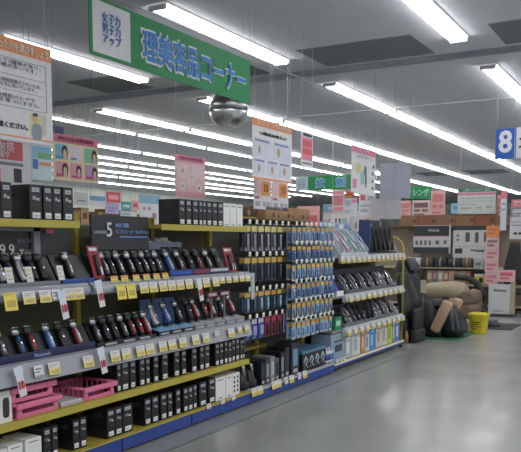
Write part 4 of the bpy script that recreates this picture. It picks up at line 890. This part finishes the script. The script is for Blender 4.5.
# yellow basket and dark mat on the floor
t = thing('yellow_basket', 'yellow plastic basket with dark printed lines on the floor', 'basket', (-2.83, 12.5, 0))
obj('tub', MB().loft([(0,.22,.22,0,0),(.02,.24,.24,0,0),(.30,.31,.31,0,0),(.31,.33,.33,0,0),(.335,.33,.33,0,0),(.335,.30,.30,0,0),(.05,.22,.22,0,0)], n=20, e=3.4), C('d8c92e', .45), t)
obj('printed_lines', MB(Matrix.Rotation(.1, 4, 'X')).card(-.09, .06, .2, .215, -.126).card(-.09, .03, .165, .178, -.126).card(-.09, .07, .13, .142, -.126).card(-.09, .0, .095, .106, -.126), C('4a4630'), t)
obj('handle', MB().tube([(-.15,-.02,.335),(-.08,-.02,.4),(.08,-.02,.4),(.15,-.02,.335)], .008), C('5c4a30'), t)
t = thing('dark_mat', 'dark grey trial mat on the floor right of the yellow basket', 'mat', (-2.75, 13.7, 0), .0)
obj('mat', MB()._add([(-.2,-.75,.004),(.32,.05,.004),(-.25,.65,.004),(-.3,.2,.004),(-.2,-.75,0),(.32,.05,0),(-.25,.65,0),(-.3,.2,0)], [(0,1,2,3),(0,4,5,1),(1,5,6,2),(2,6,7,3),(3,7,4,0)], 0) or MB().box(-.28, .3, -.5, .5, 0, .008), C('3c3e3e', .85, noise=.2, nscale=40), t)
obj('hem', MB().box(-.285, .305, -.51, -.5, 0, .009), C('2e3030', .85), t)
t = thing('foot_massager', 'small dark grey foot massager resting on the dark mat', 'massager', (-2.82, 13.6, .0085))
obj('body', MB().loft([(0,.22,.2,0,0),(.04,.24,.22,0,0),(.09,.16,.16,-.02,0)], e=2.6), C('4a4c4e'), t)
for sgn in (-1, 1): obj('roller', MB().tube([(sgn*.05-.02,-.06,.09),(sgn*.05-.02,.06,.09)], .03, 10), C('5c5e60'), t)

# ------------------------------------------------------------------ camera, world, view
cam = bpy.data.cameras.new('camera'); co = bpy.data.objects.new('camera', cam); COL.objects.link(co)
F = 750.0; PHI = math.radians(6.0); TH = math.atan((680-260.5)*math.cos(PHI)/F)
cam.sensor_width = 36; cam.lens = F/521*36; cam.shift_y = (320.83-226)/521
co.location = (0, 0, 1.5); co.rotation_euler = (PI/2 - PHI, 0, TH)
cam.clip_end = 200; cam.clip_start = .05
SC.camera = co
w = bpy.data.worlds.new('world'); SC.world = w; w.use_nodes = True
w.node_tree.nodes['Background'].inputs['Color'].default_value = (.80, .84, .9, 1)
w.node_tree.nodes['Background'].inputs['Strength'].default_value = .62
for x in (0.0, 2.0, 4.0):          # the lamp rows that carry on above and behind the camera
    ld = bpy.data.lights.new('ceiling_row', 'AREA'); ld.shape = 'RECTANGLE'; ld.size = .22; ld.size_y = 17; ld.energy = 170; ld.color = (1, .985, .97)
    lo = bpy.data.objects.new('ceiling_row', ld); COL.objects.link(lo); lo.location = (x, 5.5, 3.5)
SC.view_settings.view_transform = 'Standard'; SC.view_settings.look = 'None'; SC.view_settings.exposure = 0
SC.cycles.use_denoising = True; SC.cycles.max_bounces = 8; SC.cycles.sample_clamp_indirect = 6
